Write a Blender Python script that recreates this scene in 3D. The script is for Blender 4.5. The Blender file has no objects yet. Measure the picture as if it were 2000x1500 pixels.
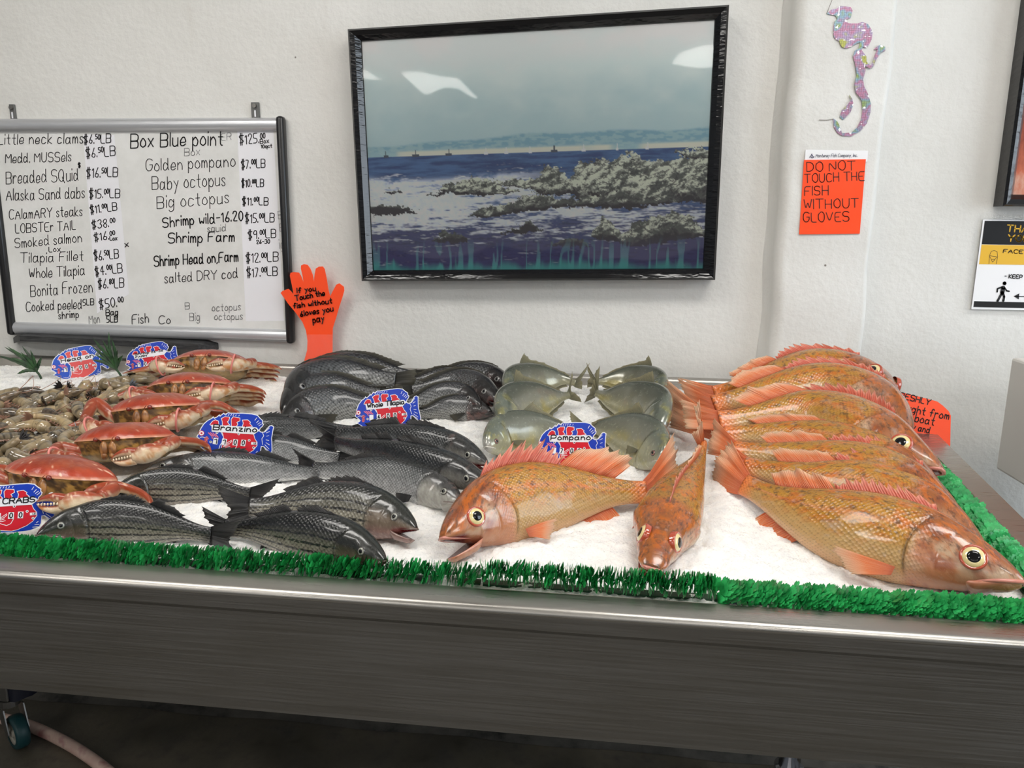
import bpy, bmesh, math, random
import numpy as np
from mathutils import Vector, Matrix, geometry
random.seed(7); rng = np.random.default_rng(7)
SC = bpy.context.scene; COL = SC.collection
R = math.radians
# ---------------------------------------------------------------- camera, world, lights
FPX = 1500.0
CAM = np.array([0.0, -1.985, 1.36])
PITCH, YAW, ROLL = R(11.52), R(6.69), R(0.70)
_f = np.array([-math.sin(YAW)*math.cos(PITCH), math.cos(YAW)*math.cos(PITCH), -math.sin(PITCH)])
_r0 = np.array([math.cos(YAW), math.sin(YAW), 0.0]); _u0 = np.cross(_r0, _f)
_r = _r0*math.cos(ROLL)+_u0*math.sin(ROLL); _u = -_r0*math.sin(ROLL)+_u0*math.cos(ROLL)
cd = bpy.data.cameras.new('camera'); co = bpy.data.objects.new('camera', cd); COL.objects.link(co)
co.matrix_world = Matrix(((_r[0], _u[0], -_f[0], CAM[0]), (_r[1], _u[1], -_f[1], CAM[1]), (_r[2], _u[2], -_f[2], CAM[2]), (0, 0, 0, 1)))
cd.sensor_width = 36.0; cd.lens = 36.0*FPX/2000.0; cd.clip_start = 0.02
SC.camera = co
SC.view_settings.view_transform = 'Standard'; SC.view_settings.look = 'None'
SC.view_settings.gamma = 1.0; SC.view_settings.exposure = 0.0; SC.view_settings.use_curve_mapping = False
try: SC.cycles.use_denoising = True
except Exception: pass
SC.cycles.max_bounces = 8; SC.cycles.transmission_bounces = 6
wd = bpy.data.worlds.new('World'); SC.world = wd; wd.use_nodes = True
wd.node_tree.nodes['Background'].inputs[0].default_value = (0.86, 0.93, 1.0, 1)
wd.node_tree.nodes['Background'].inputs[1].default_value = 0.25

def area_light(name, loc, aim, sx, sy, power, color):
    ld = bpy.data.lights.new(name, 'AREA'); ld.shape = 'RECTANGLE'; ld.size = sx; ld.size_y = sy
    ld.energy = power; ld.color = color
    o = bpy.data.objects.new(name, ld); COL.objects.link(o); o.location = loc
    d = Vector(aim)-Vector(loc); o.rotation_euler = d.to_track_quat('-Z', 'Y').to_euler()
    return o
area_light('daylight_right', (3.3, -1.5, 1.7), (0.7, -0.1, 1.1), 1.8, 1.9, 62, (0.80, 0.90, 1.0))
area_light('daylight_front', (-0.6, -5.2, 2.0), (0.0, 0.0, 1.0), 4.5, 2.0, 18, (1.0, 0.97, 0.93))

# ---------------------------------------------------------------- geometry from the camera rays: points on real planes
def ray(px, py):
    d = _f+_r*((px-1000.0)/FPX)-_u*((py-750.0)/FPX)
    return d
def onplane(px, py, p0, n):
    d = ray(px, py); n = np.asarray(n, float)
    return CAM+d*(np.dot(np.asarray(p0)-CAM, n)/np.dot(d, n))
def W(px, py, off=0.0):                       # on the wall, off metres in front of it
    return onplane(px, py, (0, -off, 0), (0, 1, 0))
TILT = R(7.92); YF, ZF = -1.04, 0.858; DEPTH = 1.0
BN = np.array([0, -math.sin(TILT), math.cos(TILT)]); BT = np.array([0, math.cos(TILT), math.sin(TILT)])
BX = np.array([1.0, 0, 0]); P0 = np.array([0, YF, ZF]); XR = 0.698; XL = -1.75
def Bp(x, t, h=0.0):                          # point of the tilted table top: x along, t back, h above the rim plane
    return P0+BX*x+BT*t+BN*h
def B(px, py, h=0.0):
    return onplane(px, py, P0+BN*h, BN)
def proj(X):
    d = np.asarray(X)-CAM; z = d@_f
    return np.array([1000+FPX*(d@_r)/z, 750-FPX*(d@_u)/z])
def mpp(X):                                   # metres per pixel at a point
    return float((np.asarray(X)-CAM)@_f)/FPX
# ---------------------------------------------------------------- object helpers
def setp(o, label=None, cat=None, group=None, kind=None):
    if label: o['label'] = label
    if cat: o['category'] = cat
    if group: o['group'] = group
    if kind: o['kind'] = kind
    return o
LOC = {}
def thing(name, loc, label, cat, group=None):
    o = bpy.data.objects.new(name, None); COL.objects.link(o); o.location = [float(v) for v in loc]
    o.empty_display_size = 0.03; LOC[o.name] = np.array(loc, float)
    return setp(o, label, cat, group)
def rootloc(o):
    while o.parent is not None: o = o.parent
    return LOC.get(o.name, np.zeros(3))
def mk(name, V, F, mat, parent=None, uv=None, uv2=None, col=None, smooth=True, mi=None, label=None, vatt=None):
    V = np.asarray(V, float).reshape(-1, 3)
    if parent is not None: V = V-rootloc(parent)
    me = bpy.data.meshes.new(name); me.from_pydata(V.tolist(), [], [list(map(int, f)) for f in F])
    mats = mat if isinstance(mat, (list, tuple)) else [mat]
    for m in mats: me.materials.append(m)
    if mi is not None: me.polygons.foreach_set('material_index', np.asarray(mi, np.int32))
    if smooth: me.polygons.foreach_set('use_smooth', np.ones(len(me.polygons), bool))
    if uv is not None or uv2 is not None:
        li = np.empty(len(me.loops), np.int32); me.loops.foreach_get('vertex_index', li)
        for nm, a in (('UVMap', uv), ('UVB', uv2)):
            if a is None: continue
            l = me.uv_layers.new(name=nm); l.data.foreach_set('uv', np.asarray(a, np.float32)[li].ravel())
    if col is not None:
        c = np.asarray(col, np.float32)
        if c.shape[1] == 3: c = np.hstack([c, np.ones((len(c), 1), np.float32)])
        a = me.color_attributes.new('col', 'FLOAT_COLOR', 'POINT'); a.data.foreach_set('color', c.ravel())
    me.update()
    o = bpy.data.objects.new(name, me); COL.objects.link(o)
    if parent is not None: o.parent = parent
    if label: o['label'] = label
    return o
class MB:                                     # collects shapes, becomes one mesh
    def __init__(s): s.V = []; s.F = []; s.M = []; s.n = 0
    def add(s, V, F, mi=0):
        V = np.asarray(V, float).reshape(-1, 3); s.V.append(V)
        s.F += [[i+s.n for i in f] for f in F]; s.M += [mi]*len(F); s.n += len(V); return s
    def build(s, name, mat, parent=None, smooth=False, **k):
        return mk(name, np.vstack(s.V), s.F, mat, parent, smooth=smooth, mi=s.M if isinstance(mat, (list, tuple)) else None, **k)
    def box(s, c, d, mi=0, M=None, bev=0.0):
        bm = bmesh.new(); bmesh.ops.create_cube(bm, size=1.0)
        bmesh.ops.scale(bm, vec=Vector(d), verts=bm.verts)
        if bev > 0: bmesh.ops.bevel(bm, geom=bm.edges[:], offset=bev, segments=2, affect='EDGES', profile=0.5)
        V = np.array([v.co[:] for v in bm.verts]); bm.verts.index_update(); F = [[v.index for v in f.verts] for f in bm.faces]; bm.free()
        if M is not None: V = V@np.array(M).T
        return s.add(V+np.array(c), F, mi)
    def quad(s, a, b, c, d, mi=0): return s.add([a, b, c, d], [[0, 1, 2, 3]], mi)
    def tube(s, P, r, n=10, mi=0, cap=True):
        P = np.asarray(P, float); k = len(P); rr = np.full(k, r) if np.isscalar(r) else np.asarray(r, float)
        T = np.gradient(P, axis=0); T /= np.linalg.norm(T, axis=1)[:, None]+1e-12
        a = np.array([0, 0, 1.0]) if abs(T[0][2]) < .9 else np.array([1.0, 0, 0])
        N = np.cross(T[0], a); N /= np.linalg.norm(N); V = []
        th = np.arange(n)*2*np.pi/n
        for i in range(k):
            N = N-T[i]*np.dot(N, T[i]); N /= np.linalg.norm(N)+1e-12; Bn = np.cross(T[i], N)
            V.append(P[i]+rr[i]*(np.cos(th)[:, None]*N+np.sin(th)[:, None]*Bn))
        F = [[i*n+j, i*n+(j+1) % n, (i+1)*n+(j+1) % n, (i+1)*n+j] for i in range(k-1) for j in range(n)]
        if cap: F += [list(range(n))[::-1], [(k-1)*n+j for j in range(n)]]
        return s.add(np.vstack(V), F, mi)
    def ball(s, c, rad, M=None, mi=0, nu=14, nv=8):
        V = []; F = []
        for i in range(nv+1):
            a = np.pi*i/nv
            for j in range(nu):
                b = 2*np.pi*j/nu; V.append((math.sin(a)*math.cos(b), math.sin(a)*math.sin(b), math.cos(a)))
        for i in range(nv):
            for j in range(nu): F.append([i*nu+j, i*nu+(j+1) % nu, (i+1)*nu+(j+1) % nu, (i+1)*nu+j])
        V = np.array(V)*np.asarray(rad)
        if M is not None: V = V@np.asarray(M).T
        return s.add(V+np.asarray(c), F, mi)
    def lathe(s, prof, c, M=None, n=24, mi=0):
        V = []; F = []
        for r, z in prof:
            for j in range(n): V.append((r*math.cos(2*math.pi*j/n), r*math.sin(2*math.pi*j/n), z))
        for i in range(len(prof)-1):
            for j in range(n): F.append([i*n+j, i*n+(j+1) % n, (i+1)*n+(j+1) % n, (i+1)*n+j])
        V = np.array(V)
        if M is not None: V = V@np.asarray(M).T
        return s.add(V+np.asarray(c), F, mi)
def fill(poly):                               # triangles of a plain polygon given in 2D
    t = geometry.tessellate_polygon([[Vector((p[0], p[1], 0)) for p in poly]])
    return [list(x) for x in t]
def catmull(P, n):
    P = np.asarray(P, float); k = len(P)
    if k == 2: return P[0]+(P[1]-P[0])*np.linspace(0, 1, n)[:, None]
    d = np.r_[0, np.cumsum(np.linalg.norm(np.diff(P, axis=0), axis=1))]; d /= d[-1]
    return np.stack([pchip(d, P[:, j], np.linspace(0, 1, n)) for j in range(P.shape[1])], 1)
def pchip(x, y, q):                           # smooth curve through the points
    x = np.asarray(x, float); y = np.asarray(y, float); m = np.gradient(y, x); q = np.asarray(q, float)
    i = np.clip(np.searchsorted(x, q, 'right')-1, 0, len(x)-2); h = x[i+1]-x[i]; t = (q-x[i])/h
    return (2*t**3-3*t**2+1)*y[i]+(t**3-2*t**2+t)*h*m[i]+(-2*t**3+3*t**2)*y[i+1]+(t**3-t**2)*h*m[i+1]
def nz(P, seed=0, oct=4, g=0.5):              # value noise, 2D or 3D, 0..1
    P = np.asarray(P, float); out = np.zeros(len(P)); amp = 1.0; tot = 0
    for o in range(oct):
        Q = P*(2**o)+17.3*o+seed*3.71; I = np.floor(Q).astype(np.int64); f = Q-I; f = f*f*(3-2*f); d = P.shape[1]; v = 0
        for c in range(2**d):
            b = [(c >> k) & 1 for k in range(d)]
            h = sum((I[:, k]+b[k])*int([374761393, 668265263, 2147483647][k]) for k in range(d))+seed*144665
            h = (h ^ (h >> 13))*1274126177 & 0x7fffffff; h = (h ^ (h >> 16)) & 0xffff
            w = np.ones(len(P))
            for k in range(d): w = w*(f[:, k] if b[k] else 1-f[:, k])
            v = v+w*(h/65535.0)
        out += amp*v; tot += amp; amp *= g
    return out/tot
def sst(a, b, x): t = np.clip((np.asarray(x, float)-a)/(b-a), 0, 1); return t*t*(3-2*t)
def lin(r, g, b): return np.array([(c/255.0/12.92 if c/255.0 < .04045 else ((c/255.0+.055)/1.055)**2.4) for c in (r, g, b)])
def mixc(a, b, t): t = np.asarray(t)[..., None]; return a*(1-t)+b*t

# ---------------------------------------------------------------- materials
class NT:
    def __init__(s, name):
        s.m = bpy.data.materials.new(name); s.m.use_nodes = True; s.t = s.m.node_tree; s.b = s.t.nodes['Principled BSDF']
    def n(s, typ, **k):
        x = s.t.nodes.new('ShaderNode'+typ)
        for a, v in k.items(): setattr(x, a, v)
        return x
    def l(s, a, b): s.t.links.new(a, b)
    def put(s, inp, v):
        if hasattr(v, 'is_output') or isinstance(v, bpy.types.NodeSocket): s.l(v, inp)
        elif isinstance(v, (tuple, list, np.ndarray)) and len(v) == 3 and inp.type == 'RGBA': inp.default_value = (*[float(q) for q in v], 1)
        else: inp.default_value = v
    def set(s, **k):
        for a, v in k.items(): s.put(s.b.inputs[a.replace('_', ' ')], v)
        return s
    def coord(s, kind='Object'): return s.n('TexCoord').outputs[kind]
    def uv(s, nm): return s.n('UVMap', uv_map=nm).outputs[0]
    def map(s, vec, sc=(1, 1, 1), rot=(0, 0, 0), loc=(0, 0, 0)):
        x = s.n('Mapping'); s.l(vec, x.inputs[0]); x.inputs[1].default_value = loc; x.inputs[2].default_value = rot; x.inputs[3].default_value = sc; return x.outputs[0]
    def noise(s, vec, scale, detail=4, rough=.55, dist=0):
        x = s.n('TexNoise'); s.l(vec, x.inputs['Vector']); x.inputs['Scale'].default_value = scale; x.inputs['Detail'].default_value = detail
        x.inputs['Roughness'].default_value = rough; x.inputs['Distortion'].default_value = dist; return x.outputs['Fac']
    def voro(s, vec, scale, rand=1.0, out='Distance', feat='F1', dims='3D'):
        x = s.n('TexVoronoi', voronoi_dimensions=dims, feature=feat); s.l(vec, x.inputs['Vector']); x.inputs['Scale'].default_value = scale
        x.inputs['Randomness'].default_value = rand; return x.outputs[out]
    def ramp(s, fac, *st):
        x = s.n('ValToRGB'); s.l(fac, x.inputs[0]); e = x.color_ramp.elements
        while len(e) < len(st): e.new(1.0)
        for i, (p, c) in enumerate(st):
            e[i].position = p; e[i].color = (c, c, c, 1) if np.isscalar(c) else (*[float(q) for q in c], 1)
        return x.outputs[0]
    def math(s, op, a, b=0.0):
        x = s.n('Math', operation=op); s.put(x.inputs[0], a); s.put(x.inputs[1], b); return x.outputs[0]
    def mix(s, fac, a, b, mode='MIX'):
        x = s.n('Mix', data_type='RGBA', blend_type=mode); s.put(x.inputs[0], fac); s.put(x.inputs[6], a); s.put(x.inputs[7], b); return x.outputs[2]
    def bump(s, h, st=.3, dist=.002, nrm=None):
        x = s.n('Bump'); x.inputs['Strength'].default_value = st; x.inputs['Distance'].default_value = dist; s.l(h, x.inputs['Height'])
        if nrm is not None: s.l(nrm, x.inputs['Normal'])
        return x.outputs[0]
    def sep(s, v, i):
        x = s.n('SeparateXYZ'); s.l(v, x.inputs[0]); return x.outputs[i]
def pm(name, c, rough=.5, metal=0.0, **k):
    t = NT(name); t.set(Base_Color=tuple(c), Roughness=rough, Metallic=metal, **k); return t.m
def vcol(t): return t.n('VertexColor', layer_name='col').outputs[0]

def mat_wall():
    t = NT('painted_wall'); o = t.coord()
    a = t.noise(o, 2.2, 5, .6); b = t.noise(t.map(o, (9, 9, 2.2)), 1.5, 4)
    c = t.ramp(a, (.3, lin(211, 210, 205)), (.7, lin(224, 223, 219)))
    c = t.mix(t.ramp(b, (.62, 0.0), (.8, .35)), c, tuple(lin(196, 190, 180)))
    sp = t.voro(o, 9.0); c = t.mix(t.ramp(sp, (0.018, 1.0), (.03, 0.0)), c, tuple(lin(120, 112, 104)))
    h = t.math('ADD', t.noise(o, 55, 4, .6), t.math('MULTIPLY', t.noise(o, 9, 3), 1.6))
    t.set(Base_Color=c, Roughness=.55, Normal=t.bump(h, .34, .006)); return t.m
def mat_steel(name, col=(.58, .57, .55), r0=.22, r1=.42):
    t = NT(name); o = t.coord(); st = t.noise(t.map(o, (.8, 90, 90)), 6, 3, .6); bl = t.noise(t.map(o, (1, 1, 2)), 3.5, 5, .6)
    rr = t.math('ADD', t.ramp(st, (.3, r0), (.7, r1)), t.ramp(bl, (.35, 0.0), (.75, .16)))
    c = t.mix(t.ramp(bl, (.3, 0.0), (.8, .5)), tuple(col), tuple(np.array(col)*.72))
    t.set(Base_Color=c, Metallic=1.0, Roughness=rr, Normal=t.bump(st, .05, .0004)); return t.m
def mat_ice():
    t = NT('crushed_ice'); o = t.coord(); v = t.voro(o, 260); v2 = t.voro(o, 95); h = t.math('ADD', t.math('MULTIPLY', v, .8), t.math('MULTIPLY', v2, .5))
    c = t.ramp(t.noise(o, 40, 4, .7), (.25, lin(226, 226, 226)), (.6, lin(246, 244, 240)))
    t.set(Base_Color=c, Roughness=t.ramp(t.noise(o, 300, 2), (.35, .12), (.65, .6)), Subsurface_Weight=.25, Subsurface_Radius=(.02, .022, .025), Subsurface_Scale=.5,
          Normal=t.bump(h, .55, .002), IOR=1.31); return t.m
def mat_floor():
    t = NT('wet_concrete'); o = t.coord(); a = t.noise(o, 3.5, 7, .65); b = t.noise(o, 14, 5, .6)
    c = t.ramp(a, (.3, lin(48, 46, 40)), (.5, lin(84, 79, 68)), (.75, lin(122, 112, 96)))
    c = t.mix(t.ramp(b, (.45, 0.0), (.7, .75)), c, (.035, .034, .032))
    t.set(Base_Color=c, Roughness=t.ramp(b, (.3, .3), (.7, .65)), Normal=t.bump(b, .4, .006)); return t.m
WALL = mat_wall(); STEEL = mat_steel('brushed_steel', (.44, .42, .39), .2, .38); ICE = mat_ice(); FLOOR = mat_floor()
STEEL_D = mat_steel('dull_steel', (.27, .26, .245), .28, .48)
def mat_dirty():
    t = NT('dirty_black_wall_base'); o = t.coord(); a = t.noise(o, 5, 6, .7)
    t.set(Base_Color=t.ramp(a, (.36, (.012, .012, .012)), (.46, (.06, .057, .05)), (.75, (.13, .12, .105))), Roughness=.5, Normal=t.bump(a, .4, .008)); return t.m
DIRTY = mat_dirty()
WHITE = pm('white_plastic', lin(238, 238, 240), .35); BLACKP = pm('black_plastic', (.012, .012, .013), .3)
INK = pm('black_marker', (.01, .01, .012), .5); GREYINK = pm('faded_marker', lin(150, 150, 152), .5)
TAPE = pm('white_tape', lin(232, 232, 236), .4); ALU = pm('aluminium_rail', lin(200, 201, 204), .30, .5)
CHROME = pm('chrome', (.6, .6, .62), .12, 1.0)
CLEAR = pm('clear_film', (1, 1, 1), .06, 0.0, Transmission_Weight=1.0, IOR=1.12)
# ---------------------------------------------------------------- the room
def struct(o): o['kind'] = 'structure'; return o
def slab(name, c, d, mat): return struct(MB().box(c, d).build(name, mat))
slab('floor', (0, -6, -.05), (30, 24, .1), FLOOR)
slab('ceiling', (0, -5.3, 3.0), (12, 11.2, .1), pm('ceiling_white', lin(225, 223, 218), .8))
slab('wall_back', (0, .06, 1.5), (10, .12, 3.0), WALL)
# pilaster with soft rounded corners
def pilaster():
    x0, x1, d, r = .402, .628, .055, .03; pr = [(x0-.012, 0)]
    for a in np.linspace(0, 90, 8): pr.append((x0+.004+r-r*math.cos(R(a)), -(d-r)-r*math.sin(R(a))))
    rr = .014
    for a in np.linspace(90, 0, 7): pr.append((x1-rr+rr*math.cos(R(a)), -(d-rr)-rr*math.sin(R(a))))
    pr.append((x1, 0)); n = len(pr); V = []; F = []; zs = np.linspace(.96, 3.0, 60)
    for z in zs:
        for i, (x, y) in enumerate(pr): V.append((x+.003*math.sin(z*7+i*.1)+.002*math.sin(z*23), y+.0015*math.sin(z*31+x*40), z))
    for k in range(len(zs)-1):
        for i in range(n-1): F.append([k*n+i, k*n+i+1, (k+1)*n+i+1, (k+1)*n+i])
    return struct(mk('wall_pilaster', V, F, WALL))
pilaster()
base = MB()
zs = [(-.004, .30), (-.012, .28), (-.014, .10), (-.03, .05), (-.09, .012), (-.16, .001)]
xs = np.linspace(-4, 4, 60); Vb = [(x, y+.006*math.sin(x*13), z) for y, z in zs for x in xs]
Fb = [[i*60+j, i*60+j+1, (i+1)*60+j+1, (i+1)*60+j] for i in range(len(zs)-1) for j in range(59)]
struct(mk('baseboard_back', Vb, [f[::-1] for f in Fb], DIRTY))
# ceiling lights: framed panels with lamps; those nearest the ice added, unseen, to brighten it
LIT = NT('light_panel'); LIT.set(Base_Color=(1, 1, 1), Emission_Color=(1.0, .97, .92), Emission_Strength=9.0)
for x, y, pw, where in [(-2.9, -6.7, 4, 'far back at the left wall side'), (-2.0, -7.6, 4, 'farthest back, left of centre'), (.95, -6.2, 4, 'far back right of centre'), (-2.5, -3.3, 15, 'over the left of the customer side'), (1.6, -3.4, 8, 'over the right of the customer side'), (-1.3, -1.5, 6.5, 'added out of view to brighten the left end of the ice'), (.75, -1.5, 9, 'added out of view to brighten the right end of the ice')]:
    t = thing('ceiling_light', (x, y, 2.95), 'white framed ceiling light panel, '+where, 'light', 'ceiling light panels')
    MB().box((x, y, 2.925), (1.24, .62, .05) if y > -5 else (.62, 1.24, .05)).build('frame', WHITE, t)
    MB().box((x, y, 2.895), (1.18, .56, .012) if y > -5 else (.56, 1.18, .012)).build('diffuser', LIT.m, t)
    area_light('panel_lamp', (x, y, 2.885), (x, y, 0), *((1.1, .5) if y > -5 else (.5, 1.1)), pw, (1.0, .965, .92))

# ---------------------------------------------------------------- the steel display table
RT = .046; LIP = .975
tb = thing('display_table', (-.5, -.55, 0), 'long brushed stainless steel display table filled with ice, on casters', 'table')
b = MB()
def rim(P, Q, R_, S): b.quad(P, Q, R_, S)
xl, xr = XL, XR
def ext(prof, x0, x1, mb):                    # profile in (t, h) extruded along x
    k = len(prof); V = [Bp(x0, *p) for p in prof]+[Bp(x1, *p) for p in prof]
    mb.add(V, [[i, i+1, k+i+1, k+i] for i in range(k-1)])
front = [(RT, -.16), (RT, -.004), (RT-.002, -.001), (RT-.005, 0), (.010, 0)]+[(.010-.010*math.sin(R(a)), -.010+.010*math.cos(R(a))) for a in (15, 30, 45, 60, 75, 90)]
ext(front, xl, xr, b)
b.build('front_rim', STEEL, tb, smooth=True)
ap = MB(); P = Bp(0, 0, -.010); y0, z0 = P[1], P[2]; AH = .184
prof = [(y0, z0), (y0, z0-.02), (y0+.004, z0-.026), (y0+.004, z0-AH+.02), (y0+.0065, z0-AH+.0185), (y0+.0065, z0-AH), (y0+.012, z0-AH-.004), (y0+.05, z0-AH)]
V = [(xl, *p) for p in prof]+[(xr, *p) for p in prof]; k = len(prof)
ap.add(V, [[i, i+1, k+i+1, k+i] for i in range(k-1)]); ap.build('apron', STEEL_D, tb)
bk = MB(); ext([(LIP, -.06), (LIP, -.003), (LIP+.003, 0), (1.0, 0), (1.0, -.03)], xl, xr, bk); bk.build('back_lip', STEEL, tb)
for s, xe in ((1, xr), (-1, xl)):
    pf = [(xe-s*.05, -.05), (xe-s*.05, -.002), (xe-s*.048, 0), (xe-s*.004, 0), (xe, -.004), (xe, -.16)]
    V = [Bp(x, 0, h) for x, h in pf]+[Bp(x, 1.0, h) for x, h in pf]; k = len(pf)
    sd = MB(); sd.add(V, [[i, i+1, k+i+1, k+i][::s] for i in range(k-1)]); sd.build('side_rim', STEEL, tb)
pan = MB(); pan.quad(Bp(xl, .02, -.12), Bp(xr, .02, -.12), Bp(xr, .99, -.12), Bp(xl, .99, -.12)); pan.build('tray_pan', STEEL_D, tb)
WH = pm('caster_tyre', lin(22, 62, 66), .45); HUB = pm('caster_hub', lin(168, 164, 152), .5)
def leg(x, y, ztop, a, round_=False):
    m = MB()
    if round_: m.tube([(x, y, ztop), (x, y, .115)], .024, 20); m.tube([(x, y, .135), (x, y, .108)], .033, 20)
    else:
        m.box((x-.008, y, (ztop+.13)/2), (.042, .042, ztop-.13), bev=.003)
    lg = m.build('leg', CHROME if round_ else STEEL_D, tb, smooth=round_)
    ca, sa = math.cos(a), math.sin(a); M = np.array([[ca, -sa, 0], [sa, ca, 0], [0, 0, 1.0]])
    # fork, with the wheel set back from the pivot
    f = MB(); f.tube([(x, y, .13), (x, y, .112)], .024, 16)
    for s in (-1, 1):
        V = [(-.022, s*.022, .112), (.022, s*.022, .112), (.042, s*.022, .05), (.026, s*.022, .038), (-.016, s*.022, .08)]
        Vv = np.array(V+[(p[0], p[1]+s*.003, p[2]) for p in V])@M.T+np.array([x, y, 0])
        f.add(Vv, [[0, 1, 2, 3, 4], [9, 8, 7, 6, 5]]+[[i, (i+1) % 5, 5+(i+1) % 5, 5+i] for i in range(5)])
    f.build('caster_fork', STEEL_D, lg)
    Mw = M@np.array([[1, 0, 0], [0, 0, 1], [0, 1, 0.0]]); c = np.array([x, y, .0455])+M@np.array([.032, 0, 0])
    w = MB(); w.lathe([(.030, -.016), (.041, -.016), (.045, -.010), (.0455, 0), (.045, .010), (.041, .016), (.030, .016)], c, Mw, 32); w.build('caster_wheel', WH, lg, smooth=True)
    h = MB(); h.lathe([(.0, -.015), (.009, -.017), (.010, -.012), (.026, -.011), (.031, -.015), (.031, .015), (.026, .011), (.010, .012), (.009, .017), (0, .015)], c, Mw, 28); h.build('caster_hub', HUB, lg, smooth=True)
    return lg
zt = lambda y: float(ZF+(y-YF)*math.tan(TILT)-.125)
LEGX = []
_lp = onplane(15, 1375, (0, -.335, 0), (0, 1, 0)); lg = leg(float(_lp[0])+.008, -.335, zt(-.335), R(-32)); leg(.47, -.335, zt(-.335), R(60), True)
leg(-1.66, -.93, zt(-.93)-.03, R(-40)); leg(.60, -.93, zt(-.93)-.03, R(40))
bag = MB()                                    # dark plastic tied round the left leg
Vb = []
for i, z in enumerate(np.linspace(.13, .33, 9)):
    for j in range(14):
        a = 2*math.pi*j/14; rr = .030+.006*math.sin(3*a+i)+(.004 if i in (3, 4) else 0)-(.012 if i == 5 else 0); Vb.append((float(_lp[0])+.030+rr*math.cos(a)*1.0, -.318+rr*math.sin(a), z))
bag.add(Vb, [[i*14+j, i*14+(j+1) % 14, (i+1)*14+(j+1) % 14, (i+1)*14+j] for i in range(8) for j in range(14)])
bag.tube([(float(_lp[0])+dx, y, z) for dx, y, z in ((.05, -.35, .245), (.075, -.36, .262), (.09, -.362, .258), (.084, -.36, .245), (.055, -.352, .238))], .0022, 6)
o = bag.build('leg_wrap', pm('dark_blue_plastic', lin(24, 27, 42), .35), tb, smooth=True); o['label'] = 'dark plastic wrap tied around the table leg'

# hose on the floor
hp = catmull([onplane(-60, 1392, (0, 0, .014), (0, 0, 1)), onplane(40, 1412, (0, 0, .014), (0, 0, 1)), onplane(120, 1446, (0, 0, .014), (0, 0, 1)), onplane(205, 1502, (0, 0, .014), (0, 0, 1)), onplane(300, 1600, (0, 0, .014), (0, 0, 1)), onplane(420, 1800, (0, 0, .014), (0, 0, 1))], 60)
hm = MB(); hm.tube(hp, .0145, 16)
th = NT('hose_rubber'); th.set(Base_Color=th.ramp(th.noise(th.coord(), 14, 3), (.35, lin(186, 150, 138)), (.6, lin(205, 178, 164)), (.74, lin(150, 96, 96))), Roughness=.4)
setp(hm.build('hose', th.m, smooth=True), 'pinkish beige rubber hose lying on the dark floor under the table', 'hose')

# ---------------------------------------------------------------- crushed ice
def icez(x, t):
    t = np.asarray(t, float); x = np.asarray(x, float)
    P = np.stack([x*9, t*9], 1); Q = np.stack([x*45, t*45], 1)
    h = -.020+.004*sst(.35, .0, t)+(nz(P, 3, 3)-.5)*.016+(nz(Q, 5, 3)-.5)*.010
    h = h+.022*np.exp(-((x-.28)/.12)**2-((t-.50)/.16)**2)*0.6
    return h-.006*sst(.93, .97, t)
nx, nt = 620, 240
X, Tt = np.meshgrid(np.linspace(xl+.05, xr-.05, nx), np.linspace(RT, LIP, nt)); X = X.ravel(); Tt = Tt.ravel()
Hh = icez(X, Tt)+rng.normal(0, .0011, len(X))
Vi = P0+np.outer(X, BX)+np.outer(Tt, BT)+np.outer(Hh, BN)
ii = np.arange(nx*nt).reshape(nt, nx); Fi = np.stack([ii[:-1, :-1].ravel(), ii[:-1, 1:].ravel(), ii[1:, 1:].ravel(), ii[1:, :-1].ravel()], 1)
setp(mk('crushed_ice', Vi, Fi, ICE), 'bed of white crushed ice filling the steel display table', 'ice', kind='stuff')
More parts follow.
